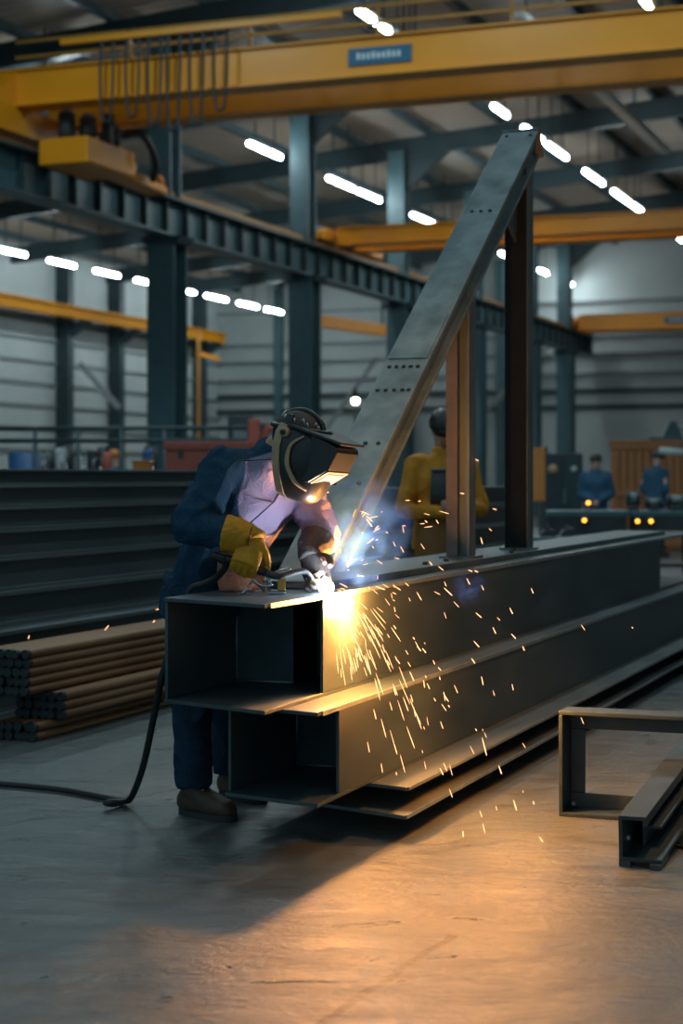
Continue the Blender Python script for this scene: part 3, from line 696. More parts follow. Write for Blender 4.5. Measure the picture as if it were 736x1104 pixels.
def person(label, J, mats, voxel=.012, detail=True, lit_mask=None, jfold=.008, group=None, hands=None, hem=None):
    """J: joints in world space. Builds one body mesh and clothes as children."""
    root = thing('person', label, 'person', J['base'], None, group)
    off = -Vector(J['base'])
    J = {k: (q + off if isinstance(q, Vector) and k not in ('f', 'l', 'arm', 'bow', 'fold', 'hf', 'hu', 'pf', 'pl', 'toeR', 'toeL') else q) for k, q in J.items()}
    f, l, pf, pl, hf, hu = (J[k] for k in ('f', 'l', 'pf', 'pl', 'hf', 'hu'))
    pel, che, nek, hd = J['pel'], J['che'], J['nek'], J['head']
    mid = (pel + che) / 2 + pf * J.get('bow', 0.0)
    hup = hu
    def torso(g, bot, top=True, flare=0.0):
        sh = (J['shR'] + J['shL']) / 2
        R = [(pel - V3(0, 0, bot), pl, pf, (.172 + flare) * g, (.128 + flare) * g), (pel - V3(0, 0, bot * .3), pl, pf, .178 * g, .132 * g), (pel + (mid - pel) * .5, pl, pf, .170 * g, .125 * g),
             (mid, (pl + l).normalized(), (pf + f).normalized(), .162 * g, .122 * g), (mid + (che - mid) * .55, l, f, .172 * g, .130 * g), (che, l, f, .180 * g, .130 * g), (che + (sh - che) * .7, l, f, .178 * g, .112 * g), (sh + (nek - sh) * .35, l, f, .135 * g, .092 * g), (nek, l, f, .068 * g, .068 * g)]
        return loft(R)
    B = [torso(.80, .10)] + head_parts(hd, hf, hup)
    B.append(limb([che + (nek - che) * .6, nek, hd - hup * .06 - hf * .02], [.06, .058, .055], 4))
    for sd in 'RL':
        B.append(limb([che + (J['sh' + sd] - che) * .6, J['sh' + sd], J['el' + sd], J['wr' + sd]], [.055, .055, .045, .04, .036, .03], 5))
        B.append(limb([pel + (J['hip' + sd] - pel) * .7, J['hip' + sd], J['kn' + sd], J['an' + sd]], [.085, .085, .07, .055, .05, .038], 5))
        B.append(limb([J['an' + sd], J['an' + sd] + J['toe' + sd] * .02 - V3(0, 0, .03), J['an' + sd] + J['toe' + sd] * .15 - V3(0, 0, .055)], [.036, .038, .026], 4))
        if hands: B += hand_parts(J['wr' + sd], *[hands[sd][q] for q in 'dns'], hands[sd].get('curl', (.7, .8, .6)), .9)
        else:
            dd = (J['wr' + sd] - J['el' + sd]).normalized(); nn = dd.cross(V3(0, 0, 1)).normalized() * (1 if sd == 'R' else -1)
            B += hand_parts(J['wr' + sd], dd, nn, dd.cross(nn).normalized() * (1 if sd == 'L' else -1), (.5, .6, .5))
    part('body', union(B, max(voxel * .6, .0065), 2), 'skin', root)
    lft = hup.cross(hf).normalized()
    for sg in (1, -1):
        part('eye', MB().ell(hd + hf * .083 + lft * sg * .031 + hup * .012, hf * .012, lft * .014, hup * .009, 10, 6), 'eye', root)
    # jacket
    jb = [torso(1.08, hem or .16, flare=.015)]
    for k, sd in enumerate('RL'):
        sh, el, wr = J['sh' + sd], J['el' + sd], J['wr' + sd]
        ov = J.get('cuff' + sd, .0)
        wr2 = wr - (wr - el).normalized() * ov
        jb.append(limb([che + (sh - che) * .55, sh, sh + (el - sh) * .5, el, el + (wr2 - el) * .5, wr2], [q * J.get('arm', 1.0) for q in (.082, .088, .084, .078, .076, .073, .068, .062, .056, .052)], 9, 16, J.get('fold', .035), k * 2.0))
    jb.append(loft([(nek - hup * .03, l, f, .088, .088), (nek + (hd - nek) * .28, l, f, .078, .080)], 18))
    jm = union(jb, voxel, 3, folds(8.5, jfold, 1.3, (1, 1, .75)))
    if lit_mask:
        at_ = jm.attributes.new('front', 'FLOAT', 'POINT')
        vals = [lit_mask(v.co - off, v.normal) for v in jm.vertices]
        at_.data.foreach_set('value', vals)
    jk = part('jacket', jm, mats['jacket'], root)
    # trousers
    tb = [loft([(pel + V3(0, 0, .03), pl, pf, .165, .125), (pel, pl, pf, .178, .132), (pel - V3(0, 0, .10), pl, pf, .17, .128)])]
    for k, sd in enumerate('RL'):
        hp, kn, an = J['hip' + sd], J['kn' + sd], J['an' + sd]
        tb.append(limb([hp + V3(0, 0, .06), hp, hp + (kn - hp) * .5, kn, kn + (an - kn) * .55, an + (kn - an) * .06], [.10, .102, .096, .088, .082, .078, .078, .079, .076], 7, 16, .03, k * 1.7))
    part('trousers', union(tb, voxel, 3, folds(8, jfold * 1.0, 4.1, (1, 1, .6))), mats['trousers'], root)
    for sd in 'RL':
        an, td = J['an' + sd], J['toe' + sd]
        sdv = td.cross(V3(0, 0, 1)).normalized()
        zf = an.z
        g0 = V3(an.x, an.y, 0)
        up_ = lambda z: V3(0, 0, z)
        b_ = [limb([an + V3(0, 0, .09), an - V3(0, 0, .01)], [.058, .056], 4),
              loft([(g0 - td * .075 + up_(.055), sdv, V3(0, 0, 1), .030, .035), (g0 - td * .05 + up_(.065), sdv, V3(0, 0, 1), .043, .05), (g0 + up_(.068), sdv, V3(0, 0, 1), .046, .06), (g0 + td * .07 + up_(.062), sdv, V3(0, 0, 1), .047, .052), (g0 + td * .13 + up_(.052), sdv, V3(0, 0, 1), .053, .042), (g0 + td * .18 + up_(.045), sdv, V3(0, 0, 1), .047, .034), (g0 + td * .205 + up_(.038), sdv, V3(0, 0, 1), .026, .022)], 16)]
        bt = part('boot', union(b_, .008, 3), 'boot', root)
        so = []
        for k in range(28):
            a = 2 * math.pi * k / 28
            so.append(g0 + td * (.066 + .147 * math.cos(a)) + sdv * (.052 + .010 * math.cos(a)) * math.copysign(abs(math.sin(a)) ** .75, math.sin(a)))
        sl = MB(); sl.rings([[p + up_(.0) for p in so], [p + up_(.026) for p in so]]); part('sole', sl, 'sole', bt)
        if detail:
            lm = MB()
            for q in range(4):
                cc = g0 + td * (.035 + q * .026) + up_(.128 - q * .013)
                lm.tube([cc - sdv * .026 - up_(.006), cc + up_(.004), cc + sdv * .026 - up_(.006)], .0035, 6)
            part('laces', lm, 'tan', bt)
    return root, off, J, jk

def nrm(*a): return Vector(a).normalized()
# ---- the welder
f = nrm(.62, -.70, -.42); l = nrm(.80, .60, 0); l = (l - f * l.dot(f)).normalized()
pf = nrm(.80, -.60, 0); pl = nrm(.60, .80, 0)
hu = nrm(.30, -.14, .94); hf = nrm(.80, -.52, -.33); hf = (hf - hu * hf.dot(hu)).normalized()
base = V3(-.58, 7.0, 0)
J = dict(base=base, f=f, l=l, pf=pf, pl=pl, hf=hf, hu=hu, bow=.02, fold=.075,
         pel=V3(-.545, 7.08, .955), che=V3(-.325, 6.90, 1.315), nek=V3(-.232, 6.80, 1.475), head=V3(-.165, 6.735, 1.462),
         shR=V3(-.455, 6.735, 1.385), elR=V3(-.565, 6.60, 1.17), wrR=V3(-.325, 6.57, 1.122),
         shL=V3(-.165, 6.96, 1.345), elL=V3(-.080, 6.95, 1.13), wrL=V3(-.125, 6.82, 1.045),
         hipR=V3(-.605, 7.01, .90), knR=V3(-.60, 7.02, .50), anR=V3(-.585, 7.04, .10),
         hipL=V3(-.50, 7.17, .90), knL=V3(-.480, 7.28, .50), anL=V3(-.46, 7.44, .10),
         toeR=nrm(.78, -.62, 0), toeL=nrm(.6, -.7, 0), cuffR=.045, cuffL=.03)
T = nrm(.93, .02, -.34)                       # torch axis in the hand
nR = Vector((.05, .88, -.45)); nR = (nR - T * nR.dot(T)).normalized(); dR = nR.cross(T).normalized()
if dR.z > 0: dR = -dR
hL_d = nrm(.35, -.45, -.82); hL_n = Vector((-.3, -.75, .2)); hL_n = (hL_n - hL_d * hL_n.dot(hL_d)).normalized(); hL_s = -hL_d.cross(hL_n).normalized()
handR_wr = J['wrR'] + V3(.062, -.005, -.0)
def arc_lit_front(co, nr):
    # painted arc light: left of the shoulder seam and under the yoke, with the whole left sleeve
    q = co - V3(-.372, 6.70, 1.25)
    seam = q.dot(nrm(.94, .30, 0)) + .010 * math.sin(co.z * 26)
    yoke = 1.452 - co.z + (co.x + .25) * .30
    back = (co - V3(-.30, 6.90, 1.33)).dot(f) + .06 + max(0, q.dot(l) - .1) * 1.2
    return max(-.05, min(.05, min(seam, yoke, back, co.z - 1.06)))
welder, off, JL, jk = person('person in a navy jacket and black welding helmet, leaning over the box beam to weld', J, dict(jacket='jacket', trousers='trouser'), .0095, True, arc_lit_front, .013,
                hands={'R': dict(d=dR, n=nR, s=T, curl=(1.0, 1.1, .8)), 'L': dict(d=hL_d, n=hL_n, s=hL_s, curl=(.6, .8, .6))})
# bring the body's hand to the glove: gloves are shaped on the hand frame
def glove(wr, el, d, n, s_, curl, m, name, k=1.2):
    g = part(name, union(hand_parts(wr + off, d, n, s_, curl, k), .0045, 2, folds(40, .0012, 2)), m, welder)
    a = (wr - el).normalized()
    e = (el + off); w = (wr + off)
    cf = limb([w + d * .012, w - a * .01, w - a * .05, w - a * .115], [.042, .046, .056, .068, .074], 5, 18, .02, 1)
    c = part('cuff', union([cf], .006, 2, folds(25, .003, 3)), m, g)
    tr = MB().tube([w - a * .012 + (Quaternion(a, q) @ a.orthogonal().normalized()) * .0495 for q in np.linspace(0, 2 * math.pi, 25)], .0022, 5)
    part('stitching', tr, 'darkglove' if m == 'glove' else 'black', c)
    return g
glove(J['wrR'], J['elR'], dR, nR, T, (1.0, 1.1, .8), 'glove', 'glove')
glove(J['wrL'], J['elL'], hL_d, hL_n, hL_s, (.6, .8, .6), 'darkglove', 'glove')
# jacket seam and collar, apron
def onb(p): return p + off
ap = MB()
rg = []
for z, cx, cy, wd in ((1.14, -.405, 6.90, .07), (1.06, -.39, 6.86, .085), (.99, -.385, 6.83, .09), (.935, -.375, 6.80, .095), (.916, -.365, 6.775, .10)):
    c = V3(cx, cy, z) + off
    ax_ = nrm(.92, .38, 0); pf_ = nrm(.38, -.92, 0)
    row = [c + ax_ * x * wd - pf_ * (x * x) * .03 + pf_ * .012 * math.sin(x * 5 + z * 9) for x in np.linspace(-1, 1, 11)]
    rg.append(row + [p + pf_ * .006 for p in reversed(row)])
part('apron', (lambda m_: (setattr(m_, 'sm', True), m_)[1])(MB().rings(rg)), 'apron', welder)
# helmet in a local frame: x forward, y left, z up
hl = hu.cross(hf).normalized()
HM = Matrix((( hf.x, hl.x, hu.x, 0), (hf.y, hl.y, hu.y, 0), (hf.z, hl.z, hu.z, 0), (0, 0, 0, 1)))
HM.translation = J['head'] + off
def hpart(name, mb, m, parent=None, bevel=0, mtx=HM):
    return part(name, mb.xf(mtx), m, parent, bevel)
def shell(zs, a_max=1.95, n=26, th=.006):
    mb = MB(); rows = []
    for (z, rx, ry, cx, am) in zs:
        rows.append([(cx + rx * math.copysign(abs(math.cos(a)) ** .85, math.cos(a)), ry * math.copysign(abs(math.sin(a)) ** .85, math.sin(a)), z) for a in np.linspace(-am, am, n)])
    k = len(rows)
    def add(sc):
        b = len(mb.v)
        for r_ in rows:
            for p in r_: mb.v.append((p[0] - (0 if sc == 0 else th * (1 if p[0] > 0 else .3)), p[1] * (1 - sc * th / .11), p[2]))
        return b
    o0 = add(0); o1 = add(1)
    for i in range(k - 1):
        for j in range(n - 1):
            q = (i * n + j, i * n + j + 1, (i + 1) * n + j + 1, (i + 1) * n + j)
            mb.f.append(tuple(o0 + x for x in q)); mb.f.append(tuple(o1 + x for x in reversed(q)))
    for j in range(n - 1):
        mb.f.append((o0 + j, o1 + j, o1 + j + 1, o0 + j + 1)); e = (k - 1) * n
        mb.f.append((o0 + e + j, o0 + e + j + 1, o1 + e + j + 1, o1 + e + j))
    for i in range(k - 1):
        mb.f.append((o0 + i * n, o0 + (i + 1) * n, o1 + (i + 1) * n, o1 + i * n)); e = n - 1
        mb.f.append((o0 + i * n + e, o1 + i * n + e, o1 + (i + 1) * n + e, o0 + (i + 1) * n + e))
    mb.sm = True
    return mb, rows
zs = [(.085, .150, .108, .005, 1.75), (.05, .156, .116, .006, 1.78), (0, .156, .118, .010, 1.78), (-.05, .150, .114, .018, 1.76), (-.10, .140, .104, .026, 1.72), (-.14, .128, .092, .030, 1.66), (-.168, .112, .078, .030, 1.6), (-.182, .092, .062, .030, 1.55)]
smb, rows = shell(zs)
hel = hpart('welding_helmet', smb, 'blackpl', welder)
for sg in (0, -1):
    edge = [Vector(r_[sg]) for r_ in rows]
    mb = MB()
    wv = Vector((.020, 0, 0))
    rg = []
    for p in edge:
        yo = math.copysign(.004, p.y)
        rg.append([p + Vector((-.010, yo, 0)), p + Vector((.026, yo * 1.9, 0)), p + Vector((.026, -yo * .2, 0)), p + Vector((-.006, -yo, 0))])
    mb.rings(rg); mb.sm = False
    hpart('rim', mb, 'tan', hel)  # tan here is the arc's light on the rim, put into the colour
# snout: boxy window housing with slanted lower face
def snout(y): return y
top_ = MB()
prof = [(.10, .086), (.212, .070), (.220, .052), (.205, -.022), (.140, -.092), (.10, -.104)]
fy = [.098, .078, .078, .076, .084, .09]
a = [(p[0], y, p[1]) for p, y in zip(prof, fy)]; b = [(p[0], -y, p[1]) for p, y in zip(prof, fy)]
top_.v = a + b; k = len(prof)
top_.f = [tuple(range(k)), tuple(reversed(range(k, 2 * k)))] + [(i, k + i, k + (i + 1) % k, (i + 1) % k) for i in range(k)]
hpart('window_housing', top_, 'blackpl', hel, .006)
# brim along the top
br = [(.0, .118), (.10, .112), (.19, .090), (.228, .083), (.232, .0), (.228, -.083), (.19, -.090), (.10, -.112), (.0, -.118)]
hpart('brim', MB().prism([(p[0], p[1]) for p in br], .083, .094, 'z'), 'blackpl', hel, .003)
# lens on the slanted lower face
pA, pB = Vector((.205, 0, -.022)), Vector((.140, 0, -.092)); dl = (pB - pA); nl = Vector((dl.z, 0, -dl.x)).normalized()
if nl.x < 0: nl = -nl
def slab(u0_, u1_, hw, t0, t1):
    q = []
    for t_ in (t0, t1):
        for (uu, yy) in ((u0_, -hw), (u0_, hw), (u1_, hw), (u1_, -hw)):
            q.append(pA + dl * uu + Vector((0, yy, 0)) + nl * t_)
    return MB().hexa(q)
hpart('lens_frame', slab(.04, .98, .073, .0, .006), 'frameedge', hel, .002)
hpart('lens', slab(.18, .86, .058, .004, .0085), 'lens', hel)
# raised cheek ribs on both sides
for sg in (1, -1):
    mb = MB().tube([(.085, sg * .119, .07), (.045, sg * .126, .02), (.052, sg * .124, -.05), (.10, sg * .108, -.105), (.14, sg * .075, -.125)], [.003, .007, .009, .008, .004], 8, 5)
    hpart('cheek_rib', mb, 'tan', hel)
    kb = hpart('pivot_knob', MB().tube([(.0, sg * .112, .058), (.0, sg * .134, .058)], [.021, .018], 14), 'tan', hel)
    hpart('knob_cap', MB().tube([(.0, sg * .134, .058), (.0, sg * .139, .058)], .011, 12), 'blackpl', kb)
    hpart('strap_arm', MB().bar((.0, sg * .112, .058), (-.01, sg * .098, .125), .022, .006, (0, 1, 0)), 'blackpl', hel)
cap = hpart('cap', MB().ell((-.012, 0, .045), V3(.112, 0, 0), V3(0, .094, 0), V3(0, 0, .098), 24, 14), 'capcloth', welder)
hb = hpart('headband', MB().tube([(-.012 + .116 * math.cos(q), .099 * math.sin(q), .075 + .02 * math.cos(q)) for q in np.linspace(0, 2 * math.pi, 33)], .010, 8), 'blackpl', hel)
pm = MB()
for k in range(14):
    q = .2 + k * .21; zz = .098 + .012 * math.sin(k * 2.1)
    pm.tube([(-.012 + .093 * math.cos(q), -.078 * math.sin(q), zz), (-.012 + .086 * math.cos(q + .08), -.073 * math.sin(q + .08), zz + .014), (-.012 + .09 * math.cos(q + .14), -.076 * math.sin(q + .14), zz + .004)], .0028, 5)
hpart('pattern', pm, 'white', cap)
hpart('top_strap', MB().tube([(.10, 0, .085), (.06, 0, .130), (-.012, 0, .148), (-.08, 0, .125), (-.122, 0, .07)], .009, 8, 4), 'blackpl', hel)
from mathutils.bvhtree import BVHTree
bv = BVHTree.FromPolygons([v.co for v in jk.data.vertices], [tuple(p.vertices) for p in jk.data.polygons])
def seam(pts, r=.0026):
    out = []
    for k in range(len(pts) - 1):
        for q in np.linspace(0, 1, 9)[:-1 if k < len(pts) - 2 else None]:
            px, py = pts[k][0] + (pts[k + 1][0] - pts[k][0]) * q, pts[k][1] + (pts[k + 1][1] - pts[k][1]) * q
            hit = bv.find_nearest(P(px, py, 6.62) + off)
            out.append(hit[0] + hit[1] * .0008)
    part('seam', MB().tube(out, r, 5), 'trouser', jk)
seam([(266, 528), (292, 535), (326, 545)]); seam([(320, 545), (312, 562), (306, 576)]); seam([(300, 472), (288, 492), (272, 500)])
# ---- welding torch in the right hand
gp = J['wrR'] + dR * .088 * 1.12 + nR * .034
arc = W(6.215, -2.44, .935)
t = thing('welding_torch', 'black welding torch in the yellow-gloved hand, tip at the bright arc', 'welding torch', gp)
q0 = -T * .075; q1 = T * .085
tip = arc - gp + V3(-.012, .0, .014)
part('handle', MB().tube([q0, q0 * .5, q1 * .4, q1], [.017, .019, .018, .016], 14, 4), 'black', t)
nk = part('gooseneck', MB().tube([q1 * .98, q1 + T * .05 + V3(0, 0, .004), q1 + (tip - q1) * .6 + V3(.01, 0, .03), q1 + (tip - q1) * .82, tip - (tip - q1).normalized() * .02], [.014, .012, .012, .013, .013], 12, 5), 'dark', t)
part('nozzle', MB().tube([tip - (tip - q1).normalized() * .06, tip - (tip - q1).normalized() * .005], [.014, .010], 12), 'brass', nk)
part('trigger', MB().tube([q1 * .9 + V3(0, 0, -.012), q1 * 1.2 + V3(.006, -.01, -.038), q1 * .7 + V3(0, -.012, -.052), q1 * .3 + V3(0, -.005, -.03)], .0045, 8, 5), 'chrome', t)
cb = [gp + q0, gp + q0 + V3(-.05, -.005, .01), V3(-.43, 6.57, 1.03), V3(-.47, 6.67, .975), V3(-.525, 6.71, .945), V3(-.578, 6.725, .92), V3(-.615, 6.735, .80), V3(-.685, 6.77, .60), V3(-.735, 6.87, .40), V3(-.79, 7.02, .2), V3(-.855, 7.18, .05), V3(-.90, 7.27, .018), V3(-1.0, 7.36, .016), V3(-1.22, 7.55, .016), V3(-1.6, 7.72, .016), V3(-2.3, 7.9, .016)]
cable = part('welding_cable', MB().tube(cb, .0135, 10, 8), 'black')
tag(cable, 'black welding cable running from the torch down to the floor at left', 'cable')
kn = MB().tube([V3(-.90, 7.25, .016), V3(-.925, 7.19, .02), V3(-.955, 7.15, .03), V3(-.93, 7.12, .04), V3(-.895, 7.17, .032), V3(-.88, 7.25, .03)], .013, 8, 6)
part('cable_joint', kn, 'dark', cable)
# ground clamp on the plate
gb = W(6.12, -2.60, .91)
t = thing('ground_clamp', 'small steel and brass earth clamp on top of the box beam beside the arc', 'clamp', gb)
part('jaw', MB().box(-.035, .03, -.016, .016, 0, .014), 'chrome', t, .003)
part('brass_block', MB().box(.0, .03, -.014, .014, .014, .062), 'brass', t, .003)
part('lever', MB().tube([(-.03, 0, .012), (-.035, -.01, .05), (-.005, -.015, .085), (.05, -.012, .10)], .006, 8, 6), 'chrome', t)
part('spring', MB().tube([(-.05 + .008 * math.cos(k * 1.2), .008 * math.sin(k * 1.2), .02 + k * .0022) for k in range(24)], .0028, 5), 'chrome', t)
part('lead', MB().tube([(-.05, 0, .012), (-.085, -.03, .05), (-.11, -.05, .03), (-.13, -.06, .006)], .006, 8, 6), 'chrome', t)

# ---- second person, behind the frame
def stand(label, px, Y, h, face, mats, lean=0.0, arms=None, voxel=.02, group=None, look=-.25, hem=.12):
    k = h / 1.78
    b = at(px, Y)
    fx = Vector((face[0], face[1], 0)).normalized(); lx = V3(0, 0, 1).cross(fx)
    hfv = (fx + V3(0, 0, look)).normalized(); huv = (V3(0, 0, 1) - hfv * hfv.z).normalized()
    up = lambda z: V3(0, 0, z * k)
    J = dict(arm=.86, base=b, f=fx, l=lx, pf=fx, pl=lx, hf=hfv, hu=huv, pel=b + up(.96), che=b + up(1.33) + fx * lean, nek=b + up(1.50) + fx * lean * 1.3, head=b + up(1.655) + fx * (lean * 1.4 + .03))
    for sd, sg in (('R', -1), ('L', 1)):
        J['sh' + sd] = b + up(1.43) + lx * sg * .185 + fx * lean
        a = (arms or {}).get(sd, (.25, -.05, 1.13, .02, .26, 1.0))
        J['el' + sd] = b + up(a[2]) + lx * sg * a[0] + fx * (a[1] + lean)
        J['wr' + sd] = b + up(a[5]) + lx * sg * a[3] + fx * (a[4] + lean)
        J['hip' + sd] = b + up(.90) + lx * sg * .09; J['kn' + sd] = b + up(.50) + lx * sg * .11 + fx * .02; J['an' + sd] = b + V3(0, 0, .10) + lx * sg * .12 - fx * .03
        J['toe' + sd] = (fx + lx * sg * .2).normalized()
    return person(label, J, mats, voxel, False, None, .010, group, None, hem), J, fx, lx, hfv, huv
(w2, off2, J2, jk2), Jw, fx, lx, hfv, huv = stand('person in an ochre jacket and brown apron looking down, standing behind the steel posts', 474, 12.2, 1.80, (.25, -1), dict(jacket='ochre', trousers='trouser'), .05,
      {'R': (.275, .0, 1.12, .0, .24, 1.10), 'L': (.27, .02, 1.13, -.02, .25, 1.14)}, .014, look=-.32)
b2 = V3(0, 0, 0)
rg = []
for z, fw, wd in ((1.10, .165, .17), (.98, .17, .20), (.8, .175, .215), (.6, .18, .225), (.42, .19, .235)):
    c = b2 + fx * (fw + .02) + V3(0, 0, z)
    row = [c + lx * x * wd - fx * (x * x) * .10 for x in np.linspace(-1, 1, 11)]
    rg.append(row + [p + fx * .008 for p in reversed(row)])
mb = MB().rings(rg); mb.sm = True
part('apron', mb, 'apron2', w2)
mb = MB(); rg = []
for z, fw, wd in ((1.12, .19, .125), (1.25, .20, .125), (1.40, .185, .11)):
    c = b2 + fx * (fw + .012) + V3(0, 0, z)
    row = [c + lx * x * wd - fx * (x * x) * .03 for x in np.linspace(-1, 1, 9)]
    rg.append(row + [p + fx * .008 for p in reversed(row)])
mb.rings(rg); mb.sm = True
bib = part('bib', mb, 'dark', w2)
part('bib_edge', MB().tube([b2 + fx * (.205 - (x * x) * .03) + V3(0, 0, 1.405) + lx * x * .115 for x in np.linspace(-1, 1, 9)], .008, 6), 'grey', bib)
hd2 = Jw['head'] - Jw['base']; hl2 = huv.cross(hfv).normalized()
HM2 = Matrix(((hfv.x, hl2.x, huv.x, 0), (hfv.y, hl2.y, huv.y, 0), (hfv.z, hl2.z, huv.z, 0), (0, 0, 0, 1))); HM2.translation = hd2
cp2 = hpart('helmet', MB().ell((-.01, 0, .055), V3(.128, 0, 0), V3(0, .108, 0), V3(0, 0, .10), 22, 12), 'blackpl', w2, 0, HM2)
hpart('visor_band', MB().tube([(-.01 + .122 * math.cos(q), .104 * math.sin(q), .05) for q in np.linspace(0, 2 * math.pi, 29)], .007, 6), 'blackpl', cp2, 0, HM2)
gg = hpart('goggles', shell([(-.018, .104, .08, .005, 1.3), (.012, .110, .084, .005, 1.3), (.036, .106, .08, .005, 1.3)], th=.012)[0], 'black', w2, 0, HM2)
hpart('respirator', MB().ell((.085, 0, -.065), V3(.032, 0, 0), V3(0, .045, 0), V3(0, 0, .04), 14, 8), 'apron2', w2, 0, HM2)

def hat(w_, J_, hf_, hu_, m, name='cap', brim=True):
    hl_ = hu_.cross(hf_).normalized()
    mt = Matrix(((hf_.x, hl_.x, hu_.x, 0), (hf_.y, hl_.y, hu_.y, 0), (hf_.z, hl_.z, hu_.z, 0), (0, 0, 0, 1))); mt.translation = J_['head'] - J_['base']
    c = hpart(name, MB().ell((-.012, 0, .05), V3(.115, 0, 0), V3(0, .097, 0), V3(0, 0, .088), 18, 10), m, w_, 0, mt)
    if brim: hpart('peak', MB().prism([(.06, .07), (.16, .05), (.175, 0), (.16, -.05), (.06, -.07)], .048, .056, 'z'), m, c, 0, mt)
r3 = stand('person in blue workwear standing at the bench in front of the orange crate', 642, 28, 1.72, (-.15, -1), dict(jacket='blue', trousers='trouser'), .06, None, .03)
hat(r3[0][0], r3[1], r3[4], r3[5], 'hair', 'hair', False)
r4 = stand('person in blue workwear and dark cap at the far right, standing before the orange crate', 706, 30, 1.80, (.7, .6), dict(jacket='blue', trousers='trouser'), .03, None, .03)
hat(r4[0][0], r4[1], r4[4], r4[5], 'dark')
r5 = stand('person in blue with an orange cap, far left behind the I-beam stack', 130, 26, 1.76, (-.6, .6), dict(jacket='blue', trousers='trouser'), .1, None, .03)
hat(r5[0][0], r5[1], r5[4], r5[5], 'orangep')

# ------------------------------------------------------------------ background clutter, left
t = thing('guard_rail', 'long dark steel guard rail behind the I-beam stack at left', 'guard rail', at(115, 24.3), -TH * .2)
Lr = 1.45
for z in (2.03, 1.86): part('rail', MB().tube([(-1.7, 0, z), (1.95, 0, z)], .032, 10), 'tealdark', t)
part('rail', MB().tube([(-1.7, 0, 1.0), (1.95, 0, 1.0)], .03, 10), 'tealdark', t)
pp = None
for k in range(6):
    x = -1.6 + k * .6
    if pp is None: pp = part('post', MB().tube([(0, 0, 0), (0, 0, 2.06)], .03, 10), 'tealdark', t); pp.location = (x, 0, 0)
    else:
        c = pp.copy(); C.objects.link(c); c.location = (x, 0, 0)
def machine(px, Y, h, label, w=.35, m='grey', hm='pale'):
    t = thing('drill_press', label, 'machine', at(px, Y), random.uniform(-.4, .4), 'drill presses behind the guard rail')
    part('base', MB().box(-w * .6, w * .6, -w * .6, w * .6, 0, .12), m, t, .02)
    part('pedestal', MB().tube([(0, .1, .12), (0, .1, h - .1)], .07, 12), m, t)
    part('table', MB().box(-w * .5, w * .5, -w * .7, .1, h * .58, h * .62), m, t, .01)
    hd_ = part('head', MB().box(-w * .32, w * .32, -w * .8, w * .4, h - .38, h - .02), hm, t, .03)
    part('motor', MB().tube([(0, .25, h - .36), (0, .25, h + .03)], .1, 12), 'dark', hd_)
    part('chuck', MB().tube([(0, -w * .5, h - .38), (0, -w * .5, h - .58)], [.05, .025], 10), 'chrome', t)
    wh = part('feed_wheel', MB().tube([(w * .36, -w * .4 + .12 * math.cos(q), h - .25 + .12 * math.sin(q)) for q in np.linspace(0, 2 * math.pi, 17)], .014, 6), 'chrome', t)
    return t
for i, (px, h, mm, hm) in enumerate(((46, 1.74, 'dark', 'grey'), (66, 1.82, 'grey', 'pale'), (85, 1.70, 'dark', 'pale'), (103, 1.78, 'grey', 'dark'), (160, 1.80, 'dark', 'bluep'))):
    machine(px, 26.5 + .5 * (i % 3), h, 'drill press behind the guard rail, %s from the left' % ORD[i], .21, mm, hm)
t = thing('drum', 'blue steel drum on end at the far left, behind the I-beam stack', 'drum', at(26, 25.8))
part('body', MB().tube([(0, 0, 0), (0, 0, .02), (0, 0, 1.70), (0, 0, 1.72)], [.2, .23, .23, .2], 20), 'bluep', t)
for z in (.6, 1.2): part('hoop', MB().tube([(.235 * math.cos(q), .235 * math.sin(q), z) for q in np.linspace(0, 2 * math.pi, 25)], .015, 6), 'bluep', t)
t = thing('fire_extinguisher', 'small red extinguisher on a post left of the person with the orange cap', 'extinguisher', at(115, 25.2))
part('cylinder', MB().tube([(0, 0, 1.34), (0, 0, 1.36), (0, 0, 1.68), (0, 0, 1.72)], [.05, .065, .065, .03], 12), 'redp', t)
part('post', MB().bar((0, .1, 0), (0, .1, 1.8), .05), 'tealdark', t)
part('valve', MB().box(-.03, .03, -.02, .09, 1.72, 1.77), 'black', t)
t = thing('bin', 'small orange bin left of the nearest column', 'bin', at(154, 24.5))
part('body', MB().hexa([(-.1, -.1, 0), (.1, -.1, 0), (.1, .1, 0), (-.1, .1, 0), (-.13, -.13, 1.56), (.13, -.13, 1.56), (.13, .13, 1.56), (-.13, .13, 1.56)]), 'orangep', t, .01)
part('rim', MB().box(-.145, .145, -.145, .145, 1.56, 1.59), 'orangep', t, .005)
# red container
t = thing('red_container', 'red painted steel container behind the welder, left of the helmet', 'container', at(224, 21), -.12)
part('body', MB().box(-.52, .50, 0, .9, .05, 1.68), 'redp', t, .02)
part('lid', MB().box(-.54, .52, -.02, .92, 1.68, 1.78), 'redp', t, .015)
part('handle', MB().tube([(-.12, -.0, 1.5), (-.12, -.05, 1.5), (.08, -.05, 1.5), (.08, 0, 1.5)], .014, 6), 'dark', t)
part('hinge', MB().box(-.36, -.30, -.012, 0, 1.58, 1.72), 'dark', t)
part('skid', MB().box(-.5, .48, .05, .15, 0, .05), 'dark', t); part('skid', MB().box(-.5, .48, .75, .85, 0, .05), 'dark', t)
t = thing('pump', 'red pump with a square head behind the red container', 'pump', at(276, 30))
part('body', MB().box(-.22, .22, -.2, .2, 0, 1.95), 'redp', t, .03)
part('head', MB().box(-.13, .07, -.16, .16, 1.95, 2.35), 'redp', t, .03)
part('pipe', MB().tube([(.1, 0, 1.9), (.2, 0, 2.2), (.34, 0, 2.15)], .06, 10, 4), 'redp', t)
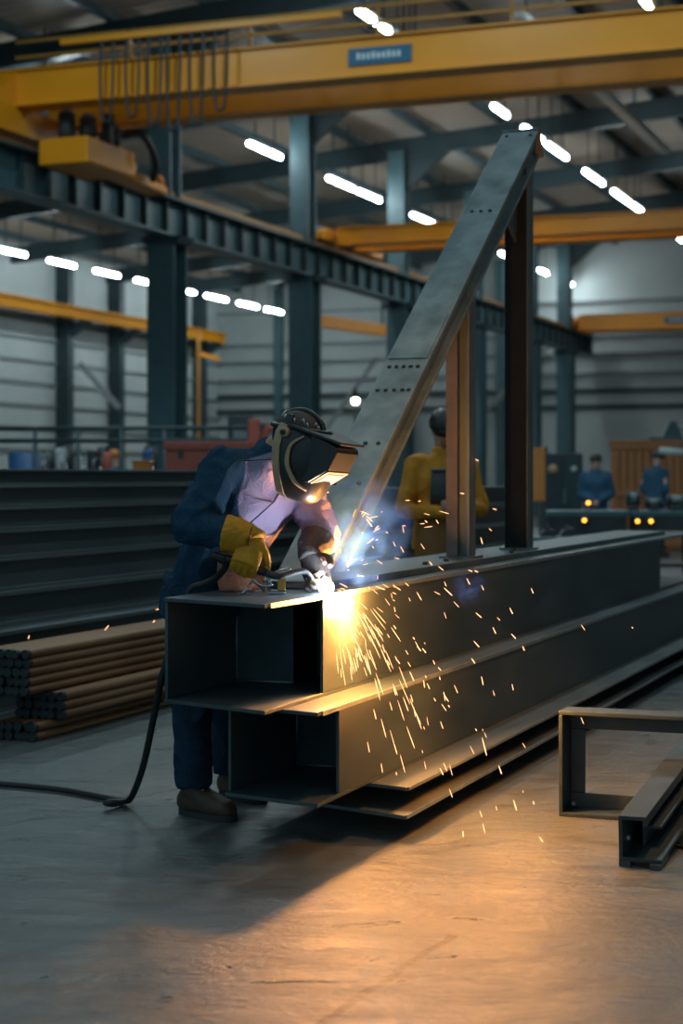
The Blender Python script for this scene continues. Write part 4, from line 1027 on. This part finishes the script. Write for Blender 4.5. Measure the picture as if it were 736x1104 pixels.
for i, (px, w, z) in enumerate(((259, .22, 2.42), (300, .42, 2.30))):
    t = thing('control_cabinet', ['narrow dark control cabinet left of the red pump', 'wide dark control cabinet right of the red pump'][i], 'control cabinet', at(px, 30.5))
    part('body', MB().box(-w, w, 0, .4, 0, z), 'dark', t, .02)
    part('door', MB().box(-w + .04, w - .04, -.02, 0, .2, z - .08), 'tealdark', t, .005)
    part('window', MB().box(-w + .1, w - .1, -.03, -.02, z - .42, z - .16), 'grey', t)

# ------------------------------------------------------------------ background, middle and right
z = 0
for i, h in enumerate((.24, .22, .22, .2, .2, .18)):
    o = part('steel_i_beam', MB().prism(isec(.24, h, .022, .014), 0, 5.3), 'ibeam', None, .003)
    o.location = W(12.6 + .1 * (i % 2), -4.85 - .02 * i, z); o.rotation_euler = (0, 0, -TH)
    tag(o, 'dark I-beam in the stack behind the ochre-jacketed person, %s' % (['lowest', 'second from the floor', 'third from the floor', 'third from the top', 'second from the top', 'topmost'][i]), 'steel beam', 'I-beams stacked behind the second worker')
    z += h + .0005
t = thing('gas_bottle', 'yellow gas bottle standing left of the tall steel post', 'gas bottle', at(556, 17))
part('cylinder', MB().tube([(0, 0, 0), (0, 0, .02), (0, 0, .86), (0, 0, .97), (0, 0, 1.0)], [.06, .075, .075, .04, .025], 16), 'orangep', t)
part('valve', MB().tube([(0, 0, 1.0), (0, 0, 1.06)], .018, 8), 'brass', t)
t = thing('welding_screen', 'yellow screen panel on a stand right of the tall steel post', 'screen', at(579, 30))
part('panel', MB().box(-.16, .14, -.02, .02, .95, 1.86), 'orangep', t, .01)
part('frame', MB().bar((-.17, 0, 0), (-.17, 0, 1.88), .04).bar((.15, 0, 0), (.15, 0, 1.88), .04), 'dark', t)
part('foot', MB().bar((-.17, -.3, .02), (-.17, .3, .02), .04), 'dark', t); part('foot', MB().bar((.15, -.3, .02), (.15, .3, .02), .04), 'dark', t)
t = thing('machine_cabinet', 'large dark machine cabinet with a round pale dial, left of the bench', 'machine', at(606, 31))
part('body', MB().box(-.36, .36, 0, .6, 0, 1.78), 'dark', t, .02)
for x in (-.18, .18): part('door', MB().box(x - .165, x + .165, -.02, 0, .1, 1.70), 'tealdark', t, .006)
part('dial', MB().tube([(-.17, -.02, 1.50), (-.17, -.045, 1.50)], .09, 18), 'tan', t)
part('dial', MB().tube([(.2, -.02, 1.50), (.2, -.04, 1.50)], .06, 14), 'pale', t)
part('handle', MB().bar((.03, -.04, .9), (.03, -.04, 1.15), .02), 'chrome', t)
t = thing('orange_crate', 'tall orange slatted crate at the far right edge', 'crate', at(690, 32.5), -.1)
part('core', MB().box(-.48, 1.3, .06, 1.2, .02, 1.92), 'crate', t)
for k in range(13):
    x = -.5 + k * .14
    part('board', MB().box(x, x + .115, 0, .055, .02, 1.98), 'crate', t, .006)
for z in (.1, 1.0, 1.88): part('batten', MB().box(-.52, 1.32, -.03, -.001, z, z + .09), 'crate', t, .004)
part('lid', MB().box(-.54, 1.34, -.02, 1.25, 1.98, 2.04), 'crate', t, .006)
t = thing('vice', 'teal machine vice on top of the orange crate', 'vice', at(724, 33.2, 2.04))
part('base', MB().box(-.42, .42, -.15, .15, 0, .07), 'teal', t, .01)
part('body', MB().prism([(-.18, .07), (.18, .07), (.10, .30), (-.08, .30)], -.1, .1), 'teal', t, .01)
part('jaw', MB().box(-.06, .08, -.12, .12, .30, .37), 'teal', t, .01)
part('screw', MB().tube([(.1, 0, .2), (.36, 0, .2)], .025, 8), 'chrome', t)
t = thing('hanging_lamp', 'pale wide lamp shade hanging in front of the orange crate', 'lamp', at(724, 29.5))
zz = HC - (486 - HOR) / F * 29.5
part('shade', MB().tube([(-.22, 0, zz), (-.2, 0, zz), (.18, 0, zz - .03), (.22, 0, zz - .03)], [.02, .065, .065, .02], 12), 'pale', t)
part('bracket', MB().bar((.3, .3, 0), (.3, .3, zz + .2), .05), 'tealdark', t)
part('arm', MB().bar((.3, .3, zz + .15), (.05, 0, zz + .06), .03), 'tealdark', t)
# benches
def bench(name, label, px, Y, w, h, rot=0, lamps=(), dpt=.7):
    t = thing(name, label, 'workbench', at(px, Y), rot, 'workbenches at the right')
    part('top', MB().box(-w / 2, w / 2, -dpt / 2, dpt / 2, h - .07, h), 'teal', t, .01)
    for x in (-w / 2 + .06, w / 2 - .06):
        for y in (-dpt / 2 + .06, dpt / 2 - .06): part('leg', MB().bar((x, y, 0), (x, y, h - .07), .07), 'dark', t)
    part('shelf', MB().box(-w / 2 + .05, w / 2 - .05, -dpt / 2 + .05, dpt / 2 - .05, .3, .34), 'dark', t)
    part('apron_panel', MB().box(-w / 2 + .1, w / 2 - .1, -dpt / 2 + .01, -dpt / 2 + .03, h - .3, h - .07), 'dark', t)
    for (x, z) in lamps:
        lp = part('lamp_mount', MB().tube([(x, -dpt / 2 + .01, z), (x, -dpt / 2 - .05, z)], .05, 12), 'dark', t)
        part('amber_lamp', MB().ell((x, -dpt / 2 - .065, z), V3(.022, 0, 0), V3(0, .02, 0), V3(0, 0, .022), 12, 8), 'amber', lp)
    return t
Yb = 21.0
bench('workbench', 'dark workbench with an amber lamp in front of the person at the orange crate', 632, Yb, .95, .96, -.1, [(-.04, HC - (561 - HOR) / F * (Yb - .4))])
bench('workbench', 'dark workbench with two amber lamps at the right edge', 712, Yb, .75, .96, -.1, [(-.30, HC - (562 - HOR) / F * (Yb - .4)), (-.145, HC - (562 - HOR) / F * (Yb - .4))])
t = thing('warning_lamp', 'amber lamp on a short stand on the workbench, above the other lamps', 'lamp', at(634, Yb, .96))
zl = HC - (543 - HOR) / F * Yb - .96
part('stand', MB().tube([(0, 0, 0), (0, 0, .01), (0, 0, max(.03, zl - .03))], [.05, .02, .02], 10), 'dark', t)
part('bulb', MB().ell((0, 0, zl + .01), V3(.023, 0, 0), V3(0, .023, 0), V3(0, 0, .023), 12, 8), 'amber', t)
for i, (px, w, h) in enumerate(((666, .16, .24), (688, .2, .16), (729, .25, .2))):
    t = thing('bench_grinder', 'grey bench grinder on the right workbench, %s from the left' % ORD[i], 'grinder', at(px + (16 if i < 2 else 0), Yb, .96), 0, 'grinders on the workbench')
    part('base', MB().box(-w * .35, w * .35, -.1, .1, 0, .05), 'dark', t, .01)
    part('motor', MB().tube([(-w * .3, 0, h * .6), (w * .3, 0, h * .6)], h * .3, 14), 'grey', t)
    part('pedestal', MB().box(-w * .15, w * .15, -.06, .06, .05, h * .5), 'dark', t)
    for sg in (1, -1): part('wheel', MB().tube([(sg * w * .32, 0, h * .6), (sg * w * .45, 0, h * .6)], h * .4, 14), 'dark', t)
for i in range(3):
    z = .62 - .2 * i
    o = part('steel_rail', MB().prism(isec(.12, .15, .02, .012), 0, 5.5), 'ibeam', None, .002)
    o.location = W(13.2 + .1 * i, -.86 + .12 * i, max(0, z - .62 + .40)); o.rotation_euler = (0, 0, -TH)
    tag(o, 'dark steel rail lying at the right edge beyond the box beams, %s' % ['topmost', 'middle', 'lowest'][i], 'steel rail', 'rails stacked at the right edge')
t = thing('trestle', 'low grey trestle on the floor behind the box beams, left of the workbench', 'trestle', at(590, 19.5))
part('top', MB().box(-.5, .4, -.2, .2, .62, .70), 'grey', t, .01)
for x in (-.42, .32):
    for y in (-.15, .15): part('leg', MB().bar((x, y, 0), (x * .9, y * .6, .62), .06), 'dark', t)
for k, x in enumerate((-.3, .0, .22)):
    b = thing('casting', 'dark casting on the low trestle, %s from the left' % ORD[k], 'casting', at(590, 19.5, .70) + V3(x, 0, 0), 0, 'castings on the trestle')
    part('block', MB().prism([(-.09, 0), (.09, 0), (.07, .06 + .02 * k), (-.06, .07)], -.1, .1), 'dark', b, .008)
    part('boss', MB().tube([(0, 0, .06), (0, 0, .12)], .03, 10), 'dark', b)

# ------------------------------------------------------------------ arc, sparks, smoke
o = part('weld_arc', MB().ell((0, 0, 0), V3(.03, 0, 0), V3(0, .03, 0), V3(0, 0, .026), 14, 9), 'arc')
o.location = arc
tag(o, 'brilliant white welding arc at the edge of the box beam', 'welding arc')
sp = MB(); sp.tube([(0, 0, -.5), (0, 0, -.3), (0, 0, .3), (0, 0, .5)], [.0004, .0013, .0017, .0005], 6)
spm = sp.mesh('spark'); spm.materials.append(M['spark'])
nspark = 0
def spark(p, d, ln, wd=1.0):
    global nspark
    o = bpy.data.objects.new('spark', spm); C.objects.link(o)
    o.location = p; o.rotation_mode = 'QUATERNION'; o.rotation_quaternion = Vector((0, 0, 1)).rotation_difference(d.normalized())
    o.scale = (wd, wd, ln)
    tag(o, 'tiny glowing orange spark flying off the weld', 'spark', 'sparks flying off the weld')
    nspark += 1
U_, V_ = V3(S, CO, 0), V3(CO, -S, 0)
rs = random.Random(11)
def ok(p):
    v = p.x * CO - p.y * S
    if p.z < .03: return False
    if v < -2.42 and p.z < .93: return False
    if v < -2.27 and p.z < .55: return False
    if v < -2.11 and p.z < .21: return False
    return True
tries = 0
while nspark < 95 and tries < 5000:     # the dense shower under the arc
    tries += 1
    vel = V_ * rs.uniform(.25, 1.0) + U_ * rs.uniform(-.25, 1.5) + V3(0, 0, rs.uniform(-2.2, .2))
    t_ = rs.random() ** .8 * .30
    p = arc + vel * t_ + V3(0, 0, -4.9 * t_ * t_); dv = vel + V3(0, 0, -9.8 * t_)
    if ok(p) and ok(p + dv.normalized() * .05): spark(p, dv, rs.uniform(.035, .11) * (1 if t_ > .06 else .6), rs.uniform(.7, 1.05))
tries = 0
while nspark < 250 and tries < 9000:     # wide scatter
    tries += 1
    vel = V_ * rs.uniform(-.1, 1.6) + U_ * rs.uniform(-.3, 2.6) + V3(0, 0, rs.uniform(-1.0, 2.6))
    t_ = rs.uniform(.08, .62)
    p = arc + vel * t_ + V3(0, 0, -4.9 * t_ * t_); dv = vel + V3(0, 0, -9.8 * t_)
    if ok(p): spark(p, dv + Vector((rs.uniform(-.5, .5), rs.uniform(-.5, .5), 0)), rs.uniform(.010, .045), rs.uniform(.6, 1.2))
for (px, py, Y, dx, dz, ln) in ((522, 805, 6.6, .25, -1, .07), (539, 830, 6.5, .35, -1, .035), (555, 868, 6.3, .3, -1, .04), (499, 899, 6.4, .1, -1, .022), (583, 905, 6.2, .6, -.8, .022),
                                (31, 687, 8.7, .3, 1, .02), (115, 677, 9.2, .7, .8, .035), (170, 657, 8.6, 1, .1, .02), (166, 670, 8.8, .5, .5, .015), (533, 549, 9, 1, -.3, .02), (514, 496, 9, .6, -.3, .02), (495, 481, 9, .9, .4, .02), (519, 583, 8, .3, -1, .03), (498, 532, 8, .9, -.2, .02)):
    spark(P(px, py, Y), V3(dx, 0, dz), ln, 1.2)

def smoke_mat():
    m = bpy.data.materials.new('weld_fume'); m.use_nodes = True
    nt = m.node_tree; nt.nodes.clear(); N = nt.nodes.new; L = nt.links.new
    tc = N('ShaderNodeTexCoord'); n = N('ShaderNodeTexNoise'); n.inputs['Scale'].default_value = 7.5; n.inputs['Detail'].default_value = 5; n.inputs['Distortion'].default_value = 1.0; n.inputs['Roughness'].default_value = .6
    L(tc.outputs['Object'], n.inputs['Vector'])
    ln = N('ShaderNodeVectorMath'); ln.operation = 'LENGTH'
    mp = N('ShaderNodeMapping'); mp.inputs['Scale'].default_value = (1 / .24, 1 / .24, 1 / .30)
    L(tc.outputs['Object'], mp.inputs[0]); L(mp.outputs[0], ln.inputs[0])
    fall = N('ShaderNodeMapRange'); fall.inputs[1].default_value = .95; fall.inputs[2].default_value = .1; fall.inputs[3].default_value = 0; fall.inputs[4].default_value = 1; L(ln.outputs['Value'], fall.inputs[0])
    th = N('ShaderNodeMapRange'); th.inputs[1].default_value = .47; th.inputs[2].default_value = .74; th.inputs[3].default_value = 0; th.inputs[4].default_value = 1; L(n.outputs[0], th.inputs[0])
    mu = N('ShaderNodeMath'); mu.operation = 'MULTIPLY'; pw = N('ShaderNodeMath'); pw.operation = 'POWER'; pw.inputs[1].default_value = 1.7; L(fall.outputs[0], pw.inputs[0]); L(pw.outputs[0], mu.inputs[0]); L(th.outputs[0], mu.inputs[1])
    m2 = N('ShaderNodeMath'); m2.operation = 'MULTIPLY'; m2.inputs[1].default_value = 46.0; L(mu.outputs[0], m2.inputs[0])
    sc = N('ShaderNodeVolumeScatter'); sc.inputs['Color'].default_value = (.035, .13, 1.0, 1); sc.inputs['Anisotropy'].default_value = .1
    L(m2.outputs[0], sc.inputs['Density'])
    o = N('ShaderNodeOutputMaterial'); L(sc.outputs[0], o.inputs['Volume'])
    return m
M['smoke'] = smoke_mat()
o = part('weld_smoke', MB().ell((0, 0, 0), V3(.24, 0, 0), V3(0, .24, 0), V3(0, 0, .30), 20, 12), 'smoke')
o.location = W(6.52, -2.42, 1.15); o.rotation_euler = (.12, .12, 0); o['kind'] = 'stuff'; o['label'] = 'bluish weld smoke rising beside the arc'; o['category'] = 'smoke'
o2 = o.copy(); C.objects.link(o2); o2.location = W(7.55, -2.28, .86); o2.scale = (.42, .42, .36); o2.rotation_euler = (0, 0, 1.0); o2['label'] = 'small wisp of blue smoke beside the box beam, right of the arc'

# ------------------------------------------------------------------ light and camera
def plight(name, loc, col, e, r=.03):
    l_ = bpy.data.lights.new(name, 'POINT'); l_.color = col; l_.energy = e; l_.shadow_soft_size = r
    o = bpy.data.objects.new(name, l_); C.objects.link(o); o.location = loc
    return o
plight('arc_light', arc + V3(.03, -.01, .035), (.80, .86, 1.0), 8, .02)
plight('spark_light', W(6.42, -2.385, .86), (1.0, .38, .07), 125, .03)
plight('spark_light', W(6.75, -1.86, .58), (1.0, .38, .07), 30, .06)
l_ = bpy.data.lights.new('added_amber_fill', 'SPOT'); l_.color = (1.0, .46, .14); l_.energy = 850; l_.spot_size = math.radians(62); l_.spot_blend = 1.0; l_.shadow_soft_size = .12
ob_ = bpy.data.objects.new('added_amber_fill', l_); C.objects.link(ob_); ob_.location = W(7.6, -.55, 6.5)  # unseen warm fill, added to light the floor at right
for v_ in (-13.5, -8.5, -3.5, 2.5):  # unseen fill lights added under the roof to brighten hall and cranes
    for u_ in (3.0, 9.0, 15.0, 21.0):
        l_ = bpy.data.lights.new('added_roof_fill', 'AREA'); l_.shape = 'RECTANGLE'; l_.size = .4; l_.size_y = 3.2; l_.color = (.66, .92, 1.0); l_.energy = 46 if u_ < 20 else 190
        ob_ = bpy.data.objects.new('added_roof_fill', l_); C.objects.link(ob_); ob_.location = W(u_, v_, roof_z(v_) - .9); ob_.rotation_euler = (0, 0, -TH)
w = bpy.data.worlds.new('world'); bpy.context.scene.world = w; w.use_nodes = True
bg = w.node_tree.nodes['Background']; bg.inputs[0].default_value = (.36, .66, .78, 1); bg.inputs[1].default_value = .50

cam = bpy.data.cameras.new('camera'); co = bpy.data.objects.new('camera', cam); C.objects.link(co)
co.location = (0, 0, HC); co.rotation_euler = (math.pi / 2, 0, 0)
cam.sensor_fit = 'VERTICAL'; cam.sensor_height = 36; cam.sensor_width = 24; cam.lens = F / 1104 * 36
cam.shift_y = -(552 - HOR) / 1104
cam.clip_end = 300
cam.dof.use_dof = True; cam.dof.focus_distance = 6.75; cam.dof.aperture_fstop = 2.5
sc = bpy.context.scene; sc.camera = co
sc.view_settings.view_transform = 'Standard'; sc.view_settings.look = 'None'; sc.view_settings.gamma = 1; sc.view_settings.use_curve_mapping = False
sc.view_settings.exposure = 0.0
sc.cycles.max_bounces = 6; sc.cycles.volume_bounces = 1; sc.cycles.use_denoising = True
sc.cycles.sample_clamp_indirect = 6
